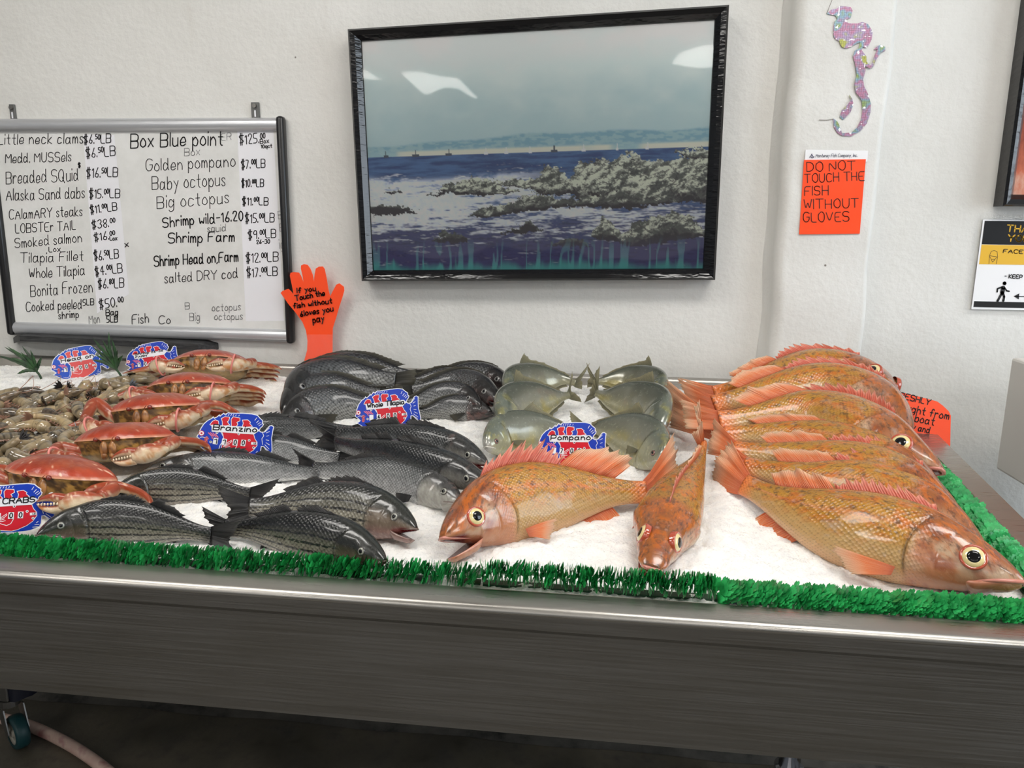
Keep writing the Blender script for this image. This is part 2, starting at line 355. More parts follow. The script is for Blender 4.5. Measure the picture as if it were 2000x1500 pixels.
# ---------------------------------------------------------------- handwriting: a small stroke alphabet (grid pairs, base 36; baseline 4, capitals to c)
GL = {'A': '044c84 1777', 'B': '040c 0c5c7b796808 086877756404', 'C': '7b5c2c0a06245475', 'D': '040c 0c4c7a764404', 'E': '7c0c0474 0858', 'F': '7c0c04 0858',
 'G': '7b5c2c0a0624547678 7848', 'H': '040c 747c 0878', 'I': '040c', 'J': '5c56442406', 'K': '0c04 7c0874', 'L': '0c0464', 'M': '040c478c84', 'N': '040c747c',
 'O': '3c0a063454767a5c3c', 'P': '040c5c7b796707', 'Q': '3c0a063454767a5c3c 5783', 'R': '040c5c7b796808 4874', 'S': '7b5c2c0b09285877755424 2405', 'T': '0c8c 4c44',
 'U': '0c062454767c', 'V': '0c448c', 'W': '0c244a648c', 'X': '0c74 7c04', 'Y': '0c488c 4844', 'Z': '0c7c0474',
 'a': '583919070514345659 595564', 'b': '0c04 07294957564414 1405', 'c': '583919070514345 5', 'd': '573919070514345 6 5c5564', 'e': '06565749290705143455', 'f': '5b4c3c2b24 0848',
 'g': '5739190705143456 5952311102', 'h': '0c04 0729395754', 'i': '0904 0b0c', 'j': '292201 2b2c', 'k': '0c04 490654', 'l': '0c04', 'm': '0904 0719293734 3749596764',
 'n': '0904 0729395754', 'o': '290705243455573929', 'p': '0901 07293957564424 2405', 'q': '5739190705143456 5951', 'r': '0904 07293948', 's': '483919081736453414 1405', 't': '2c253444 0949',
 'u': '0905143455 5954', 'v': '092449', 'w': '0914375469', 'x': '0954 5904', 'y': '0936 5911', 'z': '09590454',
 '0': '2c0a062434565a3c2c', '1': '0a2c24', '2': '0a1c4c5a0454', '3': '0b2c4c5a38 38575534140 5', '4': '4c44 4c0767', '5': '5c0c0838575534 3404', '6': '4c17052444564717', '7': '0c5c14',
 '8': '280a2c4c5a3828062444563 8', '9': '5938180a2c4c5a54', '$': '6b4b1b0a19576645 4515 2d23 4d43', '.': '0405', ',': '1403', '-': '0848', '!': '0c07 0405', '_': ''}
def glyph(ch):
    s = GL.get(ch, '')
    out = []
    buf = ''
    for tok in s.split(' '):
        buf += tok
        if len(buf) % 2 == 0 and buf:
            out.append(np.array([[int(buf[i], 36), int(buf[i+1], 36)-4] for i in range(0, len(buf), 2)], float)/8.0); buf = ''
    return out
def chaikin(P, k=2):
    for _ in range(k):
        if len(P) < 3: return P
        Q = np.empty((2*(len(P)-1), 2)); Q[0::2] = .8*P[:-1]+.2*P[1:]; Q[1::2] = .2*P[:-1]+.8*P[1:]; P = np.vstack([P[:1], Q[1:-1], P[-1:]])
    return P
def textstrokes(txt, x0, y0, x1, y1, H, slant=.08, jit=.04, down=True, rg=random):
    """strokes of a line of writing from (x0,y0) to (x1,y1) with capital height H (y grows down when down=True)"""
    pen = 0.0; st = []; sup = False
    for ch in txt:
        if ch == '^': sup = not sup; continue
        if ch == ' ': pen += .55; continue
        g = glyph(ch); w = max([p[:, 0].max() for p in g], default=.3)
        dy = rg.uniform(-jit, jit); sc = 1+rg.uniform(-jit, jit)
        for p in g:
            q = chaikin(p)*sc
            if sup: q = q*.55+[0, .45]
            q = np.stack([q[:, 0]+slant*q[:, 1]+pen, q[:, 1]+dy], 1); st.append(q)
        pen += (w+.30)*(.55 if sup else 1)
    tot = max(pen-.30, .01); L = math.hypot(x1-x0, y1-y0); ex = np.array([x1-x0, y1-y0])/L; ey = np.array([ex[1], -ex[0]]) if down else np.array([-ex[1], ex[0]])
    return [np.array([x0, y0])+np.outer(q[:, 0]*L/tot, ex)+np.outer(q[:, 1]*H, ey) for q in st]
def ribbons(strokes, pen, mb, tomap, mi=0):
    """flat marker lines of half width pen; tomap takes 2D points to 3D"""
    c8 = np.array([[math.cos(a), math.sin(a)] for a in np.arange(7)*2*math.pi/7])
    for P in strokes:
        P = np.asarray(P, float)
        for i in range(len(P)-1):
            d = P[i+1]-P[i]; L = np.hypot(*d)
            if L < 1e-9: continue
            n = np.array([-d[1], d[0]])/L*pen
            mb.add(tomap(np.array([P[i]+n, P[i+1]+n, P[i+1]-n, P[i]-n])), [[0, 1, 2, 3]], mi)
        for p in P: mb.add(tomap(p+c8*pen), [list(range(7))], mi)
def planemap(p0, n): return lambda Q: np.array([onplane(q[0], q[1], p0, n) for q in Q])
def wallmap(off): return planemap((0, -off, 0), (0, 1, 0))

# ---------------------------------------------------------------- whiteboard
bx0, bx1, bz0, bz1 = -1.662, -.824, 1.049, 1.628
wb = thing('whiteboard', ((bx0+bx1)/2, -.01, bz0), 'large whiteboard with handwritten seafood price list hanging on the wall', 'whiteboard')
wbs = NT('whiteboard_surface'); wbs.set(Base_Color=wbs.ramp(wbs.noise(wbs.coord(), 7, 5, .65), (.3, lin(214, 214, 210)), (.7, lin(232, 232, 230))), Roughness=.22, Normal=wbs.bump(wbs.noise(wbs.coord(), 30, 3), .12, .002))
MB().box(((bx0+bx1)/2, -.007, (bz0+bz1)/2), (bx1-bx0-.02, .010, bz1-bz0-.02)).build('writing_surface', wbs.m, wb)
for z, nm in ((bz1-.017, 'top_rail'), (bz0+.017, 'bottom_rail')):
    m = MB(); pr = [(-.002, z-.017), (-.018, z-.016), (-.023, z-.008), (-.024, z+.004), (-.020, z+.013), (-.012, z+.017), (-.002, z+.017)]
    V = [(bx0+.015, *p) for p in pr]+[(bx1-.015, *p) for p in pr]; k = len(pr); m.add(V, [[i, i+1, k+i+1, k+i] for i in range(k-1)]); m.build(nm, ALU, wb, smooth=True)
for x, s in ((bx0+.010, -1), (bx1-.010, 1)):
    MB().box((x, -.0135, (bz0+bz1)/2), (.021, .027, bz1-bz0+.006), bev=.008).build('side_cap', BLACKP, wb, smooth=True)
ZINC = pm('zinc_bracket', lin(104, 104, 102), .5, .3)
def brk(px0, px1, py0, py1):
    a = W(px0, py0, .003); c = W(px1, py1, .003); m = MB(); m.box(((a[0]+c[0])/2, -.004, (a[2]+c[2])/2), (c[0]-a[0], .006, a[2]-c[2]), bev=.001)
    o = m.build('hanging_bracket', ZINC, wb)
    s = MB(); s.tube([((a[0]+c[0])/2, -.006, a[2]-.009), ((a[0]+c[0])/2, -.012, a[2]-.009)], .005, 12); s.build('screw', STEEL_D, o)
    s = MB(); s.box(((a[0]+c[0])/2, -.0075, a[2]-.028), (.004, .001, .016)); s.build('slot', TAPE, o)
brk(19, 33, 204, 240); brk(491, 508, 200, 236)
PB = wallmap(.0128)
S1 = lambda x, y: (x*.3, 180+y*.3)
def strip(pts, off):
    m = MB(); m.quad(*[W(*S1(*p), off) for p in pts]); o = m.build('paper_strip', TAPE, wb); return o
strip([(540, 275), (745, 280), (840, 1315), (632, 1440)], .0123); strip([(1545, 250), (1780, 250), (1850, 1490), (1600, 1490)], .0123)
BOARD = [("Little neck clams", -15, 340, 540, 333, 66, 0), ("Medd. MUSSels", 35, 462, 462, 450, 62, 0), ("Breaded SQuid", 40, 600, 510, 575, 80, 0), ("Alaska Sand dabs", 40, 706, 550, 690, 72, 0),
 ("CAlamARY steaks", 60, 828, 535, 805, 62, 0), ("LOBSTEr TAIL", 100, 918, 492, 896, 60, 0), ("Smoked salmon", 98, 1015, 532, 975, 62, 0), ("Lox", 318, 1042, 392, 1036, 34, 0), ("Tilapia Fillet", 132, 1112, 540, 1096, 62, 0),
 ("Whole Tilapia", 190, 1212, 550, 1190, 64, 0), ("Bonita Frozen", 200, 1330, 602, 1300, 74, 0), ("Cooked peeled", 170, 1428, 532, 1408, 62, 0), ("5LB", 540, 1390, 610, 1386, 40, 0), ("shrimp", 382, 1476, 512, 1466, 44, 0),
 ("$6.50LB", 545, 335, 720, 330, 58, 1), ("$6.50LB", 560, 430, 750, 412, 62, 1), ("$16.50LB", 562, 556, 766, 552, 62, 1), ("$15.00LB", 580, 692, 780, 686, 58, 1), ("$11.00LB", 588, 792, 762, 768, 52, 1), ("$38.00", 598, 890, 746, 872, 52, 1),
 ("$16.00", 614, 972, 745, 952, 50, 1), ("Lox", 715, 966, 762, 962, 26, 1), ("$6.50LB", 612, 1096, 772, 1080, 58, 1), ("$4.00LB", 620, 1196, 796, 1172, 58, 1), ("$6.80LB", 638, 1280, 806, 1272, 60, 1), ("$50.00", 646, 1412, 800, 1392, 60, 1), ("Bag", 690, 1456, 766, 1450, 40, 1), ("5LB", 695, 1500, 766, 1496, 42, 1),
 ("Box Blue point", 850, 362, 1448, 342, 90, 2), ("$125.00", 1558, 340, 1722, 328, 62, 1), ("Box", 1694, 336, 1750, 330, 30, 0), ("10qct", 1700, 366, 1770, 360, 22, 0), ("Golden pompano", 950, 514, 1530, 482, 76, 0), ("$7.00LB", 1570, 500, 1726, 492, 56, 1),
 ("Baby octopus", 990, 636, 1466, 608, 84, 0), ("$10.00LB", 1572, 618, 1716, 614, 50, 1), ("Big octopus", 1022, 756, 1490, 720, 80, 0), ("$11.00LB", 1576, 738, 1746, 734, 52, 1), ("Shrimp wild-16.20", 1060, 880, 1582, 836, 64, 2), ("$15.00LB", 1595, 852, 1786, 846, 60, 1),
 ("Shrimp Farm", 1095, 982, 1526, 970, 64, 2), ("$9.00LB", 1614, 958, 1796, 946, 56, 1), ("26-30", 1670, 988, 1756, 984, 26, 1), ("Shrimp Head on,Farm", 1004, 1134, 1550, 1100, 66, 2), ("$12.00LB", 1600, 1112, 1810, 1102, 58, 1),
 ("salted DRY cod", 1072, 1242, 1546, 1208, 62, 0), ("$17.00LB", 1606, 1206, 1806, 1192, 58, 1), ("x", 814, 1010, 838, 1006, 40, 1), ("Fish", 860, 1508, 968, 1500, 60, 0), ("Co", 1034, 1512, 1110, 1508, 52, 0), ("$", 508, 490, 526, 488, 30, 0)]
FAINT = [("octopus", 1380, 1425, 1566, 1418, 46), ("octopus", 1396, 1484, 1578, 1480, 46), ("Big", 1235, 1490, 1300, 1486, 50), ("B", 1812, 825, 1836, 822, 50), ("B", 1822, 905, 1848, 902, 50), ("ig", 1822, 1020, 1850, 1016, 60), ("Mon", 580, 1510, 650, 1504, 60), ("Box", 1200, 415, 1300, 410, 50), ("ER", 1440, 315, 1505, 310, 46), ("squid", 1350, 910, 1470, 905, 44), ("B", 1205, 1415, 1235, 1412, 44)]
rg = random.Random(3); mbk = MB(); mgr = MB()
for t, x0, y0, x1, y1, H, w in BOARD:
    if t[0] == '$' and '.' in t: t = t.split('.')[0]+'.^'+t.split('.')[1][:2]+'^'+t.split('.')[1][2:]
    a = S1(x0, y0); c = S1(x1, y1); ribbons(textstrokes(t, *a, *c, H*.3, rg=rg), (.74, .88, 1.1)[w], mbk, PB)
for t, x0, y0, x1, y1, H in FAINT:
    a = S1(x0, y0); c = S1(x1, y1); ribbons(textstrokes(t, *a, *c, H*.3, rg=rg), .55, mgr, PB)
mbk.build('marker_writing', INK, wb); o = mgr.build('faded_writing', GREYINK, wb)
# pen ledge under the board
lg_ = MB(); a = W(24, 655, .02); c = W(420, 676, .02)
V = []
for x, zt_, d in ((a[0]-.005, a[2]-.004, .012), (a[0]+.05, a[2]+.010, .055), (c[0]-.03, c[2]+.014, .055), (c[0], c[2]+.006, .030)):
    for y, dz in ((-.001, 0), (-d, -.004), (-d, -.020), (-.001, -.016)): V.append((x, y, zt_+dz))
F = [[i*4+j, i*4+(j+1) % 4, (i+1)*4+(j+1) % 4, (i+1)*4+j] for i in range(3) for j in range(4)]+[[3, 2, 1, 0], [12, 13, 14, 15]]
lg_.add(V, F)
lt = NT('black_worn_wood'); lt.set(Base_Color=lt.ramp(lt.noise(lt.map(lt.coord(), (4, 30, 30)), 6, 5, .7), (.4, (.012, .012, .013)), (.75, (.07, .07, .07))), Roughness=.5)
setp(lg_.build('pen_ledge', lt.m), 'worn black ledge fixed to the wall just under the whiteboard', 'ledge')

# ---------------------------------------------------------------- framed seascape
fr = [W(683, 60, .040), W(1422, 13, .040), W(1395, 546, .034), W(710, 548, .034)]      # tl tr br bl
def bil(C, u, v): u = np.asarray(u)[..., None]; v = np.asarray(v)[..., None]; return (C[0]*(1-u)+C[1]*u)*(1-v)+(C[3]*(1-u)+C[2]*u)*v
pc = thing('framed_picture', (fr[2]+fr[3])/2, 'large black framed seascape photograph behind glass on the wall', 'picture', None)
FRM = NT('black_lacquer'); FRM.set(Base_Color=(.006, .006, .007), Roughness=.12, Normal=FRM.bump(FRM.noise(FRM.map(FRM.coord(), (6, 6, 30)), 4, 2), .25, .004))
def frame_ring(C, wu, wv, name, parent, mat, depth=.022):
    nrm = np.cross(C[1]-C[0], C[3]-C[0]); nrm /= np.linalg.norm(nrm)
    if nrm[1] > 0: nrm = -nrm
    lv = [(0, -.03), (0, depth*.7), (.18, depth), (.55, depth*.8), (.92, depth*.25), (1.0, -.002)]
    V = []
    for f, h in lv:
        for u, v in ((0, 0), (1, 0), (1, 1), (0, 1)):
            uu = wu*f if u == 0 else 1-wu*f; vv = wv*f if v == 0 else 1-wv*f; V.append(bil(C, uu, vv)+nrm*h)
    F = [[i*4+j, i*4+(j+1) % 4, (i+1)*4+(j+1) % 4, (i+1)*4+j] for i in range(len(lv)-1) for j in range(4)]
    return mk(name, V, F, mat, parent, smooth=False), nrm
fo, pn = frame_ring(fr, .034, .046, 'frame', pc, FRM.m)
NU, NV = 420, 280
U, Vv = np.meshgrid(np.linspace(.028, .972, NU), np.linspace(.038, .962, NV)); U = U.ravel(); Vv = Vv.ravel(); u = (U-.028)/.944; v = (Vv-.038)/.924
def seascape(u, v):
    q = np.stack([u*6, v*6], 1); n1 = nz(q*2, 1); n2 = nz(np.stack([u*12+v*3, v*75], 1), 2, 5, .65); n3 = nz(np.stack([u*80, v*60], 1), 4, 4, .65); n4 = nz(np.stack([u*24, v*30], 1), 6, 4, .65); n5 = nz(np.stack([u*40, v*150], 1), 9, 3, .6)
    c = mixc(lin(200, 209, 208), lin(168, 190, 194), sst(0, .45, v+(n1-.5)*.25)); c = mixc(c, lin(214, 220, 216), .5*sst(.25, 0, v)*sst(.35, .7, n1))
    hz = .440-.030*u+.008*np.sin(u*7+1)+.004*np.sin(u*23)+(n3-.5)*.006; hor = .492
    hill = mixc(lin(120, 160, 176), lin(146, 176, 182), sst(.40, .62, nz(np.stack([u*60, v*120], 1), 7, 3))); hill = mixc(hill, lin(160, 186, 188), sst(.455, .48, v)*.6)
    sd = sst(.466, .478, v)*sst(.42, .60, nz(np.stack([u*7, v*0+1], 1), 8, 3)+.35*np.exp(-((u-.40)/.16)**2)); hill = mixc(hill, lin(204, 204, 192), sd)
    c = mixc(c, hill, sst(-.006, .006, v-hz))
    sea = mixc(lin(66, 104, 152), lin(34, 62, 112), sst(.3, .7, n2)); sea = mixc(sea, mixc(lin(44, 62, 108), lin(66, 62, 104), n4), sst(.62, .85, v)); sea = mixc(sea, lin(24, 30, 66), sst(.52, .66, n5)*.55*sst(.55, .7, v))
    foam = sst(.51, .68, .62*n2+.38*n5+.30*np.exp(-((v-.70)/.11)**2)*(1.15-u)-.13*sst(.8, .95, v)-.24*sst(.62, .52, v))
    foam = np.maximum(foam, np.exp(-((v-.600-.012*np.sin(u*9))/.016)**2)*sst(.62, .35, u)*sst(.25, .5, n4)*1.2)
    sea = mixc(sea, mixc(lin(196, 206, 220), lin(224, 226, 230), n3), np.clip(foam, 0, 1)*.88); c = np.where((v > hor)[:, None], sea, c)
    rag = (n3-.5)*.045+(n4-.5)*.05; fac = nz(np.stack([u*44+v*40, v*34-u*24], 1), 41, 5, .7); crk = np.abs(nz(np.stack([u*38+v*25, v*30], 1), 43, 4, .6)-.5)
    def rock(c, ux, top, bot, light, seed):
        t = np.interp(u, ux, top)+rag; b_ = np.interp(u, ux, bot)+rag*.6; ins = (u > ux[0]) & (u < ux[-1]) & (v > t) & (v < b_); h = (v-t)/np.maximum(b_-t, 1e-3)
        r = mixc(lin(92, 96, 92), lin(198, 204, 190), sst(.40, .60, fac-h*.12+light)); r = mixc(r, lin(26, 24, 30), sst(.055, .02, crk)*.8); r = mixc(r, lin(60, 64, 62), sst(.55, .42, fac)*.6); r = mixc(r, lin(32, 24, 34), sst(.62, .85, h+(n3-.5)*.7+(fac-.5)*.5-light))
        return np.where(ins[:, None], r, c)
    c = rock(c, [.22, .28, .33, .38, .42, .46], [.63, .60, .595, .61, .635, .66], [.645, .665, .67, .665, .66, .665], .06, 11)
    c = rock(c, [.38, .44, .50, .53, .57, .60, .63, .68, .72, .75, .785, .81, .84, .90, .93, .97, 1.01], [.61, .598, .61, .555, .565, .60, .535, .53, .55, .52, .505, .53, .55, .55, .53, .525, .53], [.625, .63, .66, .67, .67, .67, .69, .70, .70, .72, .73, .73, .73, .72, .71, .71, .70], .10, 12)
    c = rock(c, [.30, .36, .42, .47, .52, .57, .62, .68, .74, .78, .86], [.755, .72, .705, .68, .665, .68, .69, .68, .665, .67, .70], [.76, .765, .745, .74, .735, .73, .725, .735, .735, .74, .735], -.04, 13)
    for ux, tp, bt in (([-.01, .05, .10, .16], [.705, .70, .71, .73], [.74, .745, .74, .735]), ([.19, .22, .26, .30], [.85, .83, .825, .85], [.86, .872, .872, .865]), ([.40, .45, .49, .53], [.83, .80, .79, .815], [.835, .835, .825, .82]), ([.55, .60, .64, .67], [.89, .865, .87, .89], [.895, .90, .90, .895]), ([.17, .21, .25], [.655, .648, .655], [.66, .664, .66]), ([.05, .08, .11], [.64, .632, .64], [.645, .65, .645])): c = rock(c, ux, tp, bt, -.45, 14)
    c = rock(c, [.67, .70, .73, .76, .80, .86, .90, .95, 1.0], [.85, .78, .79, .83, .80, .765, .74, .77, .83], [.86, .865, .87, .885, .895, .885, .875, .865, .86], -.02, 18)
    c = rock(c, [.90, .93, 1.01], [.51, .500, .508], [.52, .53, .545], .1, 19); c = rock(c, [.93, .96, 1.01], [.69, .685, .69], [.71, .715, .715], -.45, 20)
    for bu, bs in ((.06, .012), (.15, .018), (.25, .016), (.36, .014), (.42, .016), (.49, .012), (.56, .016), (.645, .014), (.74, .008), (.825, .010)):
        m = (np.abs(u-bu) < bs*(.6 if bu < .3 or .5 < bu < .6 else .4)) & (np.abs(v-hor+.001) < .0045) | (np.abs(u-bu) < .0016) & (v > hor-.025) & (v < hor); c = np.where(m[:, None], lin(60, 70, 84) if bu < .3 or .5 < bu < .6 else lin(205, 210, 210), c)
    gx = nz(np.stack([u*34, v*3], 1), 31, 3); gl = np.abs(np.sin(u*62+7*gx+v*4)); line = sst(.90, .97, gl)*sst(.86, .93, v+.04*gx)
    c = mixc(c, lin(70, 58, 108), .45*sst(.84, .94, v)); c = mixc(c, lin(104, 160, 170), .55*line*sst(.80, .97, v)); c = mixc(c, lin(74, 160, 156), .8*sst(.955, 1.0, v+.05*(gx-.5)+.02*sst(.8, 1, gl)))
    return np.clip(c*1.5, 0, .92)
ii = np.arange(NU*NV).reshape(NV, NU); Fq = np.stack([ii[:-1, :-1].ravel(), ii[1:, :-1].ravel(), ii[1:, 1:].ravel(), ii[:-1, 1:].ravel()], 1)
PT = NT('printed_photograph'); PT.set(Base_Color=vcol(PT), Roughness=.6)
mk('print', bil(fr, U, Vv)+pn*.001, Fq, PT.m, pc, col=seascape(u, v))
GLS = NT('wavy_glazing'); _g = GLS.n('BsdfGlossy'); _g.inputs['Roughness'].default_value = .03; _t = GLS.n('BsdfTransparent'); _w = GLS.n('Fresnel'); _w.inputs[0].default_value = 1.45; _m = GLS.n('MixShader')
GLS.l(GLS.bump(GLS.noise(GLS.coord(), 5, 1), .12, .02), _g.inputs['Normal']); GLS.l(_w.outputs[0], _m.inputs[0]); GLS.l(_t.outputs[0], _m.inputs[1]); GLS.l(_g.outputs[0], _m.inputs[2]); GLS.l(_m.outputs[0], GLS.t.nodes['Material Output'].inputs[0])
gu, gv = np.meshgrid(np.linspace(.028, .972, 2), np.linspace(.038, .962, 2))
gl = MB(); A_ = [bil(fr, x, y)+pn*.004 for x, y in ((.03, .04), (.97, .04), (.97, .96), (.03, .96))]; Bq = [p+pn*.002 for p in A_]
gl.add(A_, [[3, 2, 1, 0]]); gl.build('glazing', GLS.m, pc)

# second frame at the right edge
a = W(1952, 403, .03)
C2 = [np.array([a[0], -.03, a[2]+.62]), np.array([a[0]+.85, -.03, a[2]+.62]), np.array([a[0]+.85, -.03, a[2]]), np.array([a[0], -.03, a[2]])]
p2 = thing('framed_picture', (C2[2]+C2[3])/2, 'black framed reddish orange picture hanging above the laminated notice', 'picture')
frame_ring(C2, .03, .045, 'frame', p2, FRM.m)
rp = NT('reddish_print'); rp.set(Base_Color=rp.ramp(rp.noise(rp.map(rp.coord(), (3, 3, 1.2)), 4, 6, .7), (.3, lin(120, 50, 30)), (.5, lin(190, 100, 70)), (.72, lin(216, 190, 170))), Roughness=.35)
mk('print', [bil(C2, x, y)+np.array([0, -.001, 0]) for x, y in ((.02, .03), (.98, .03), (.98, .97), (.02, .97))], [[3, 2, 1, 0]], rp.m, p2)

# ---------------------------------------------------------------- papers on the pilaster
ORA = NT('neon_orange_card'); ORA.set(Base_Color=ORA.mix(ORA.ramp(ORA.noise(ORA.coord(), 18, 3), (.4, 0.0), (.8, .12)), tuple(lin(255, 78, 28)), tuple(lin(255, 120, 80))), Roughness=.35)
S6 = lambda x, y: (1500+x/2.344, y/2.344)
def card(name, pts, off, mat, parent=None, thick=.0012):
    A = np.array([W(px, py, off) for px, py in pts]); t = fill([(p[0], p[2]) for p in A]); n = len(A); Bk = A+np.array([0, thick, 0])
    F = [list(f) for f in t]+[[i+n for i in f] for f in t]+[[i, (i+1) % n, n+(i+1) % n, n+i] for i in range(n)]
    return mk(name, np.vstack([A, Bk]), F, mat, parent, smooth=False)
sg = thing('paper_sign', W(1622, 457, .06), 'orange paper sign reading do not touch the fish without gloves, taped to the pilaster', 'sign')
card('orange_sheet', [S6(165, 732), S6(448, 729), S6(420, 1070), S6(143, 1073)], .0585, ORA.m, sg)
card('letterhead_sheet', [S6(172, 685), S6(458, 690), S6(455, 740), S6(168, 742)], .0575, WHITE, sg)
m = MB(); PP = wallmap(.0592)
for t, x0, y0, x1, y1, H in (("DO NOT", 178, 786, 400, 778, 42), ("TOUCH THE", 168, 836, 440, 826, 40), ("FISH", 168, 894, 275, 892, 42), ("WITHOUT", 165, 956, 415, 950, 42), ("GLOVES", 162, 1018, 370, 1012, 44)):
    ribbons(textstrokes(t, *S6(x0, y0), *S6(x1, y1), H/2.344, slant=.02, rg=rg), .75, m, PP)
m.build('marker_writing', INK, sg)
m = MB(); ribbons(textstrokes("Monterey Fish Company, Inc.", *S6(218, 720), *S6(408, 718), 6.2, slant=.3, jit=.0, rg=rg), .36, m, wallmap(.0582))
ribbons([np.array([S6(190, 722), S6(200, 706), S6(210, 722)]), np.array([S6(192, 716), S6(202, 724), S6(212, 716)]), np.array([S6(201, 704), S6(201, 724)])], .5, m, wallmap(.0582))
m.build('printed_heading', pm('navy_print', lin(32, 40, 92), .5), sg)
# sequinned mermaid cut-out
MM = [[(185, 90), (215, 60), (260, 65), (330, 75), (350, 110), (330, 180), (300, 200), (275, 195), (300, 240), (340, 245), (400, 245), (450, 230), (510, 250), (560, 330), (550, 410), (520, 470), (490, 500), (455, 490), (445, 525), (495, 590), (495, 640), (530, 690), (560, 650), (590, 560), (612, 512), (570, 522), (605, 485), (640, 468), (690, 490), (690, 530), (640, 550), (600, 620), (570, 690), (530, 715), (480, 690), (485, 740), (460, 830), (470, 900), (510, 980), (540, 1080), (535, 1180), (500, 1290), (430, 1370), (330, 1425), (240, 1420), (190, 1390), (155, 1330), (148, 1240), (190, 1270), (220, 1330), (240, 1395), (340, 1385), (400, 1330), (440, 1250), (455, 1150), (445, 1050), (420, 1010), (385, 970), (370, 880), (395, 780), (380, 680), (355, 590), (375, 530), (415, 505), (430, 440), (380, 460), (330, 490), (280, 505), (235, 490), (210, 430), (165, 405), (150, 370), (150, 280), (165, 220), (190, 200), (170, 160), (100, 150), (80, 140), (130, 100)],
      [(315, 990), (345, 1030), (360, 1090), (330, 1170), (250, 1255), (215, 1225), (240, 1150), (300, 1090), (330, 1050)]]
SQ = NT('sequins'); o_ = SQ.coord(); vs = SQ.map(o_, (1, .0, 1.25)); hue = SQ.noise(SQ.map(o_, (1, 0, 1)), 22, 2)
cc = SQ.ramp(hue, (.36, lin(156, 180, 96)), (.43, lin(140, 176, 200)), (.50, lin(196, 132, 160)), (.57, lin(178, 164, 200)), (.62, lin(186, 190, 92)))
vd = SQ.voro(vs, 210, .25); cc = SQ.mix(SQ.ramp(vd, (.3, 0.0), (.62, .55)), cc, (.12, .10, .12)); cc = SQ.mix(SQ.ramp(SQ.noise(vs, 120, 0), (.70, 0.0), (.73, .9)), cc, (1, 1, 1))  # dark gaps between sequins, then white sparkles painted into the colour
SQ.set(Base_Color=cc, Roughness=.3, Metallic=.25)
mer = thing('mermaid_cutout', W(1680, 262, .06), 'multicoloured sequinned mermaid silhouette stuck high on the pilaster', 'wall decoration')
m = MB()
for poly in MM:
    A = np.array([W(1600+x*.1867, y*.1867, .0585) for x, y in poly]); t = fill([(p[0], p[2]) for p in A]); n = len(A); Bk = A+np.array([0, .002, 0])
    m.add(np.vstack([A, Bk]), t+[[i+n for i in f] for f in t]+[[i, (i+1) % n, n+(i+1) % n, n+i] for i in range(n)])
m.build('sequin_body', SQ.m, mer)
GW = pm('grey_wire', lin(120, 112, 104), .4)
for pl in ([(80, 140), (110, 60), (135, 0)], [(0, 1255), (80, 1258), (150, 1243)]):
    m = MB(); ribbons([np.array(pl)], 3, m, lambda Q: np.array([W(1600+q[0]*.1867, q[1]*.1867, .0578) for q in Q])); m.build('hanging_wire', GW, mer)

# ---------------------------------------------------------------- laminated notice on the right
a = W(1901, 432, .004); b_ = W(1882, 605, .004); nt = thing('laminated_notice', W(1940, 606, .004), 'laminated black, yellow and white customer notice on the wall under the reddish picture', 'notice')
S8 = lambda x, y: (1860+x*.1733, 380+y*.1733)
nx0, nz1 = W(*S8(350, 282), .006)[0], W(*S8(350, 282), .006)[2]; nz0 = W(*S8(240, 1292), .006)[2]; nw = .30; nh = nz1-nz0
MB().box((nx0+nw/2, -.0025, (nz0+nz1)/2), (nw+.03, .002, nh+.022)).build('lamination', CLEAR, nt)
MB().box((nx0+nw/2, -.0042, (nz0+nz1)/2), (nw, .001, nh)).build('paper', WHITE, nt)
def nb(z1, z0, x0, name, mat):
    za = W(*S8(350, z1), .006)[2]; zb = W(*S8(350, z0), .006)[2]; MB().box((nx0+x0+(nw-2*x0)/2, -.0050, (za+zb)/2), (nw-2*x0, .0006, za-zb)).build(name, mat, nt)
YEL = pm('yellow_print', lin(226, 178, 52), .4)
nb(295, 562, .004, 'black_band', BLACKP); nb(566, 785, .004, 'yellow_band', YEL); nb(1204, 1270, .004, 'footer_band', BLACKP)
def nwrite(lst, mat, name, off=.0058):
    m = MB()
    for t, x0, y0, x1, y1, H, pen in lst: ribbons(textstrokes(t, *S8(x0, y0), *S8(x1, y1), H*.1733, slant=.12, jit=0, rg=rg), pen, m, wallmap(off))
    m.build(name, mat, nt)
nwrite([("THANK", 612, 414, 1010, 436, 72, 1.25), ("YOU", 622, 524, 860, 538, 72, 1.25)], YEL, 'yellow_heading'); nwrite([("FACE COVERING", 572, 656, 1240, 690, 42, .8), ("- KEEP", 590, 940, 785, 948, 42, .8)], INK, 'black_heading')
m = MB(); P8 = lambda Q: np.array([W(*S8(*q), .0056) for q in Q])
ribbons([np.array(p) for p in ([(590, 1000), (590, 1001)],)], 22, m, P8)
ribbons([np.array(p) for p in ([(575, 1050), (562, 1110)],)], 24, m, P8)
ribbons([np.array(p) for p in ([(558, 1112), (510, 1200)], [(570, 1112), (585, 1150), (575, 1200)])], 13, m, P8)
ribbons([np.array(p) for p in ([(560, 1040), (510, 1062), (506, 1096)], [(590, 1050), (612, 1084), (640, 1090)])], 9, m, P8)
m.build('walking_figure', INK, nt); m = MB(); ribbons([np.array([(700, 1146), (860, 1152)])], 5, m, P8); m.add(P8([(695, 1145), (755, 1113), (750, 1182)]), [[0, 1, 2]]); m.build('arrow', INK, nt); m = MB()
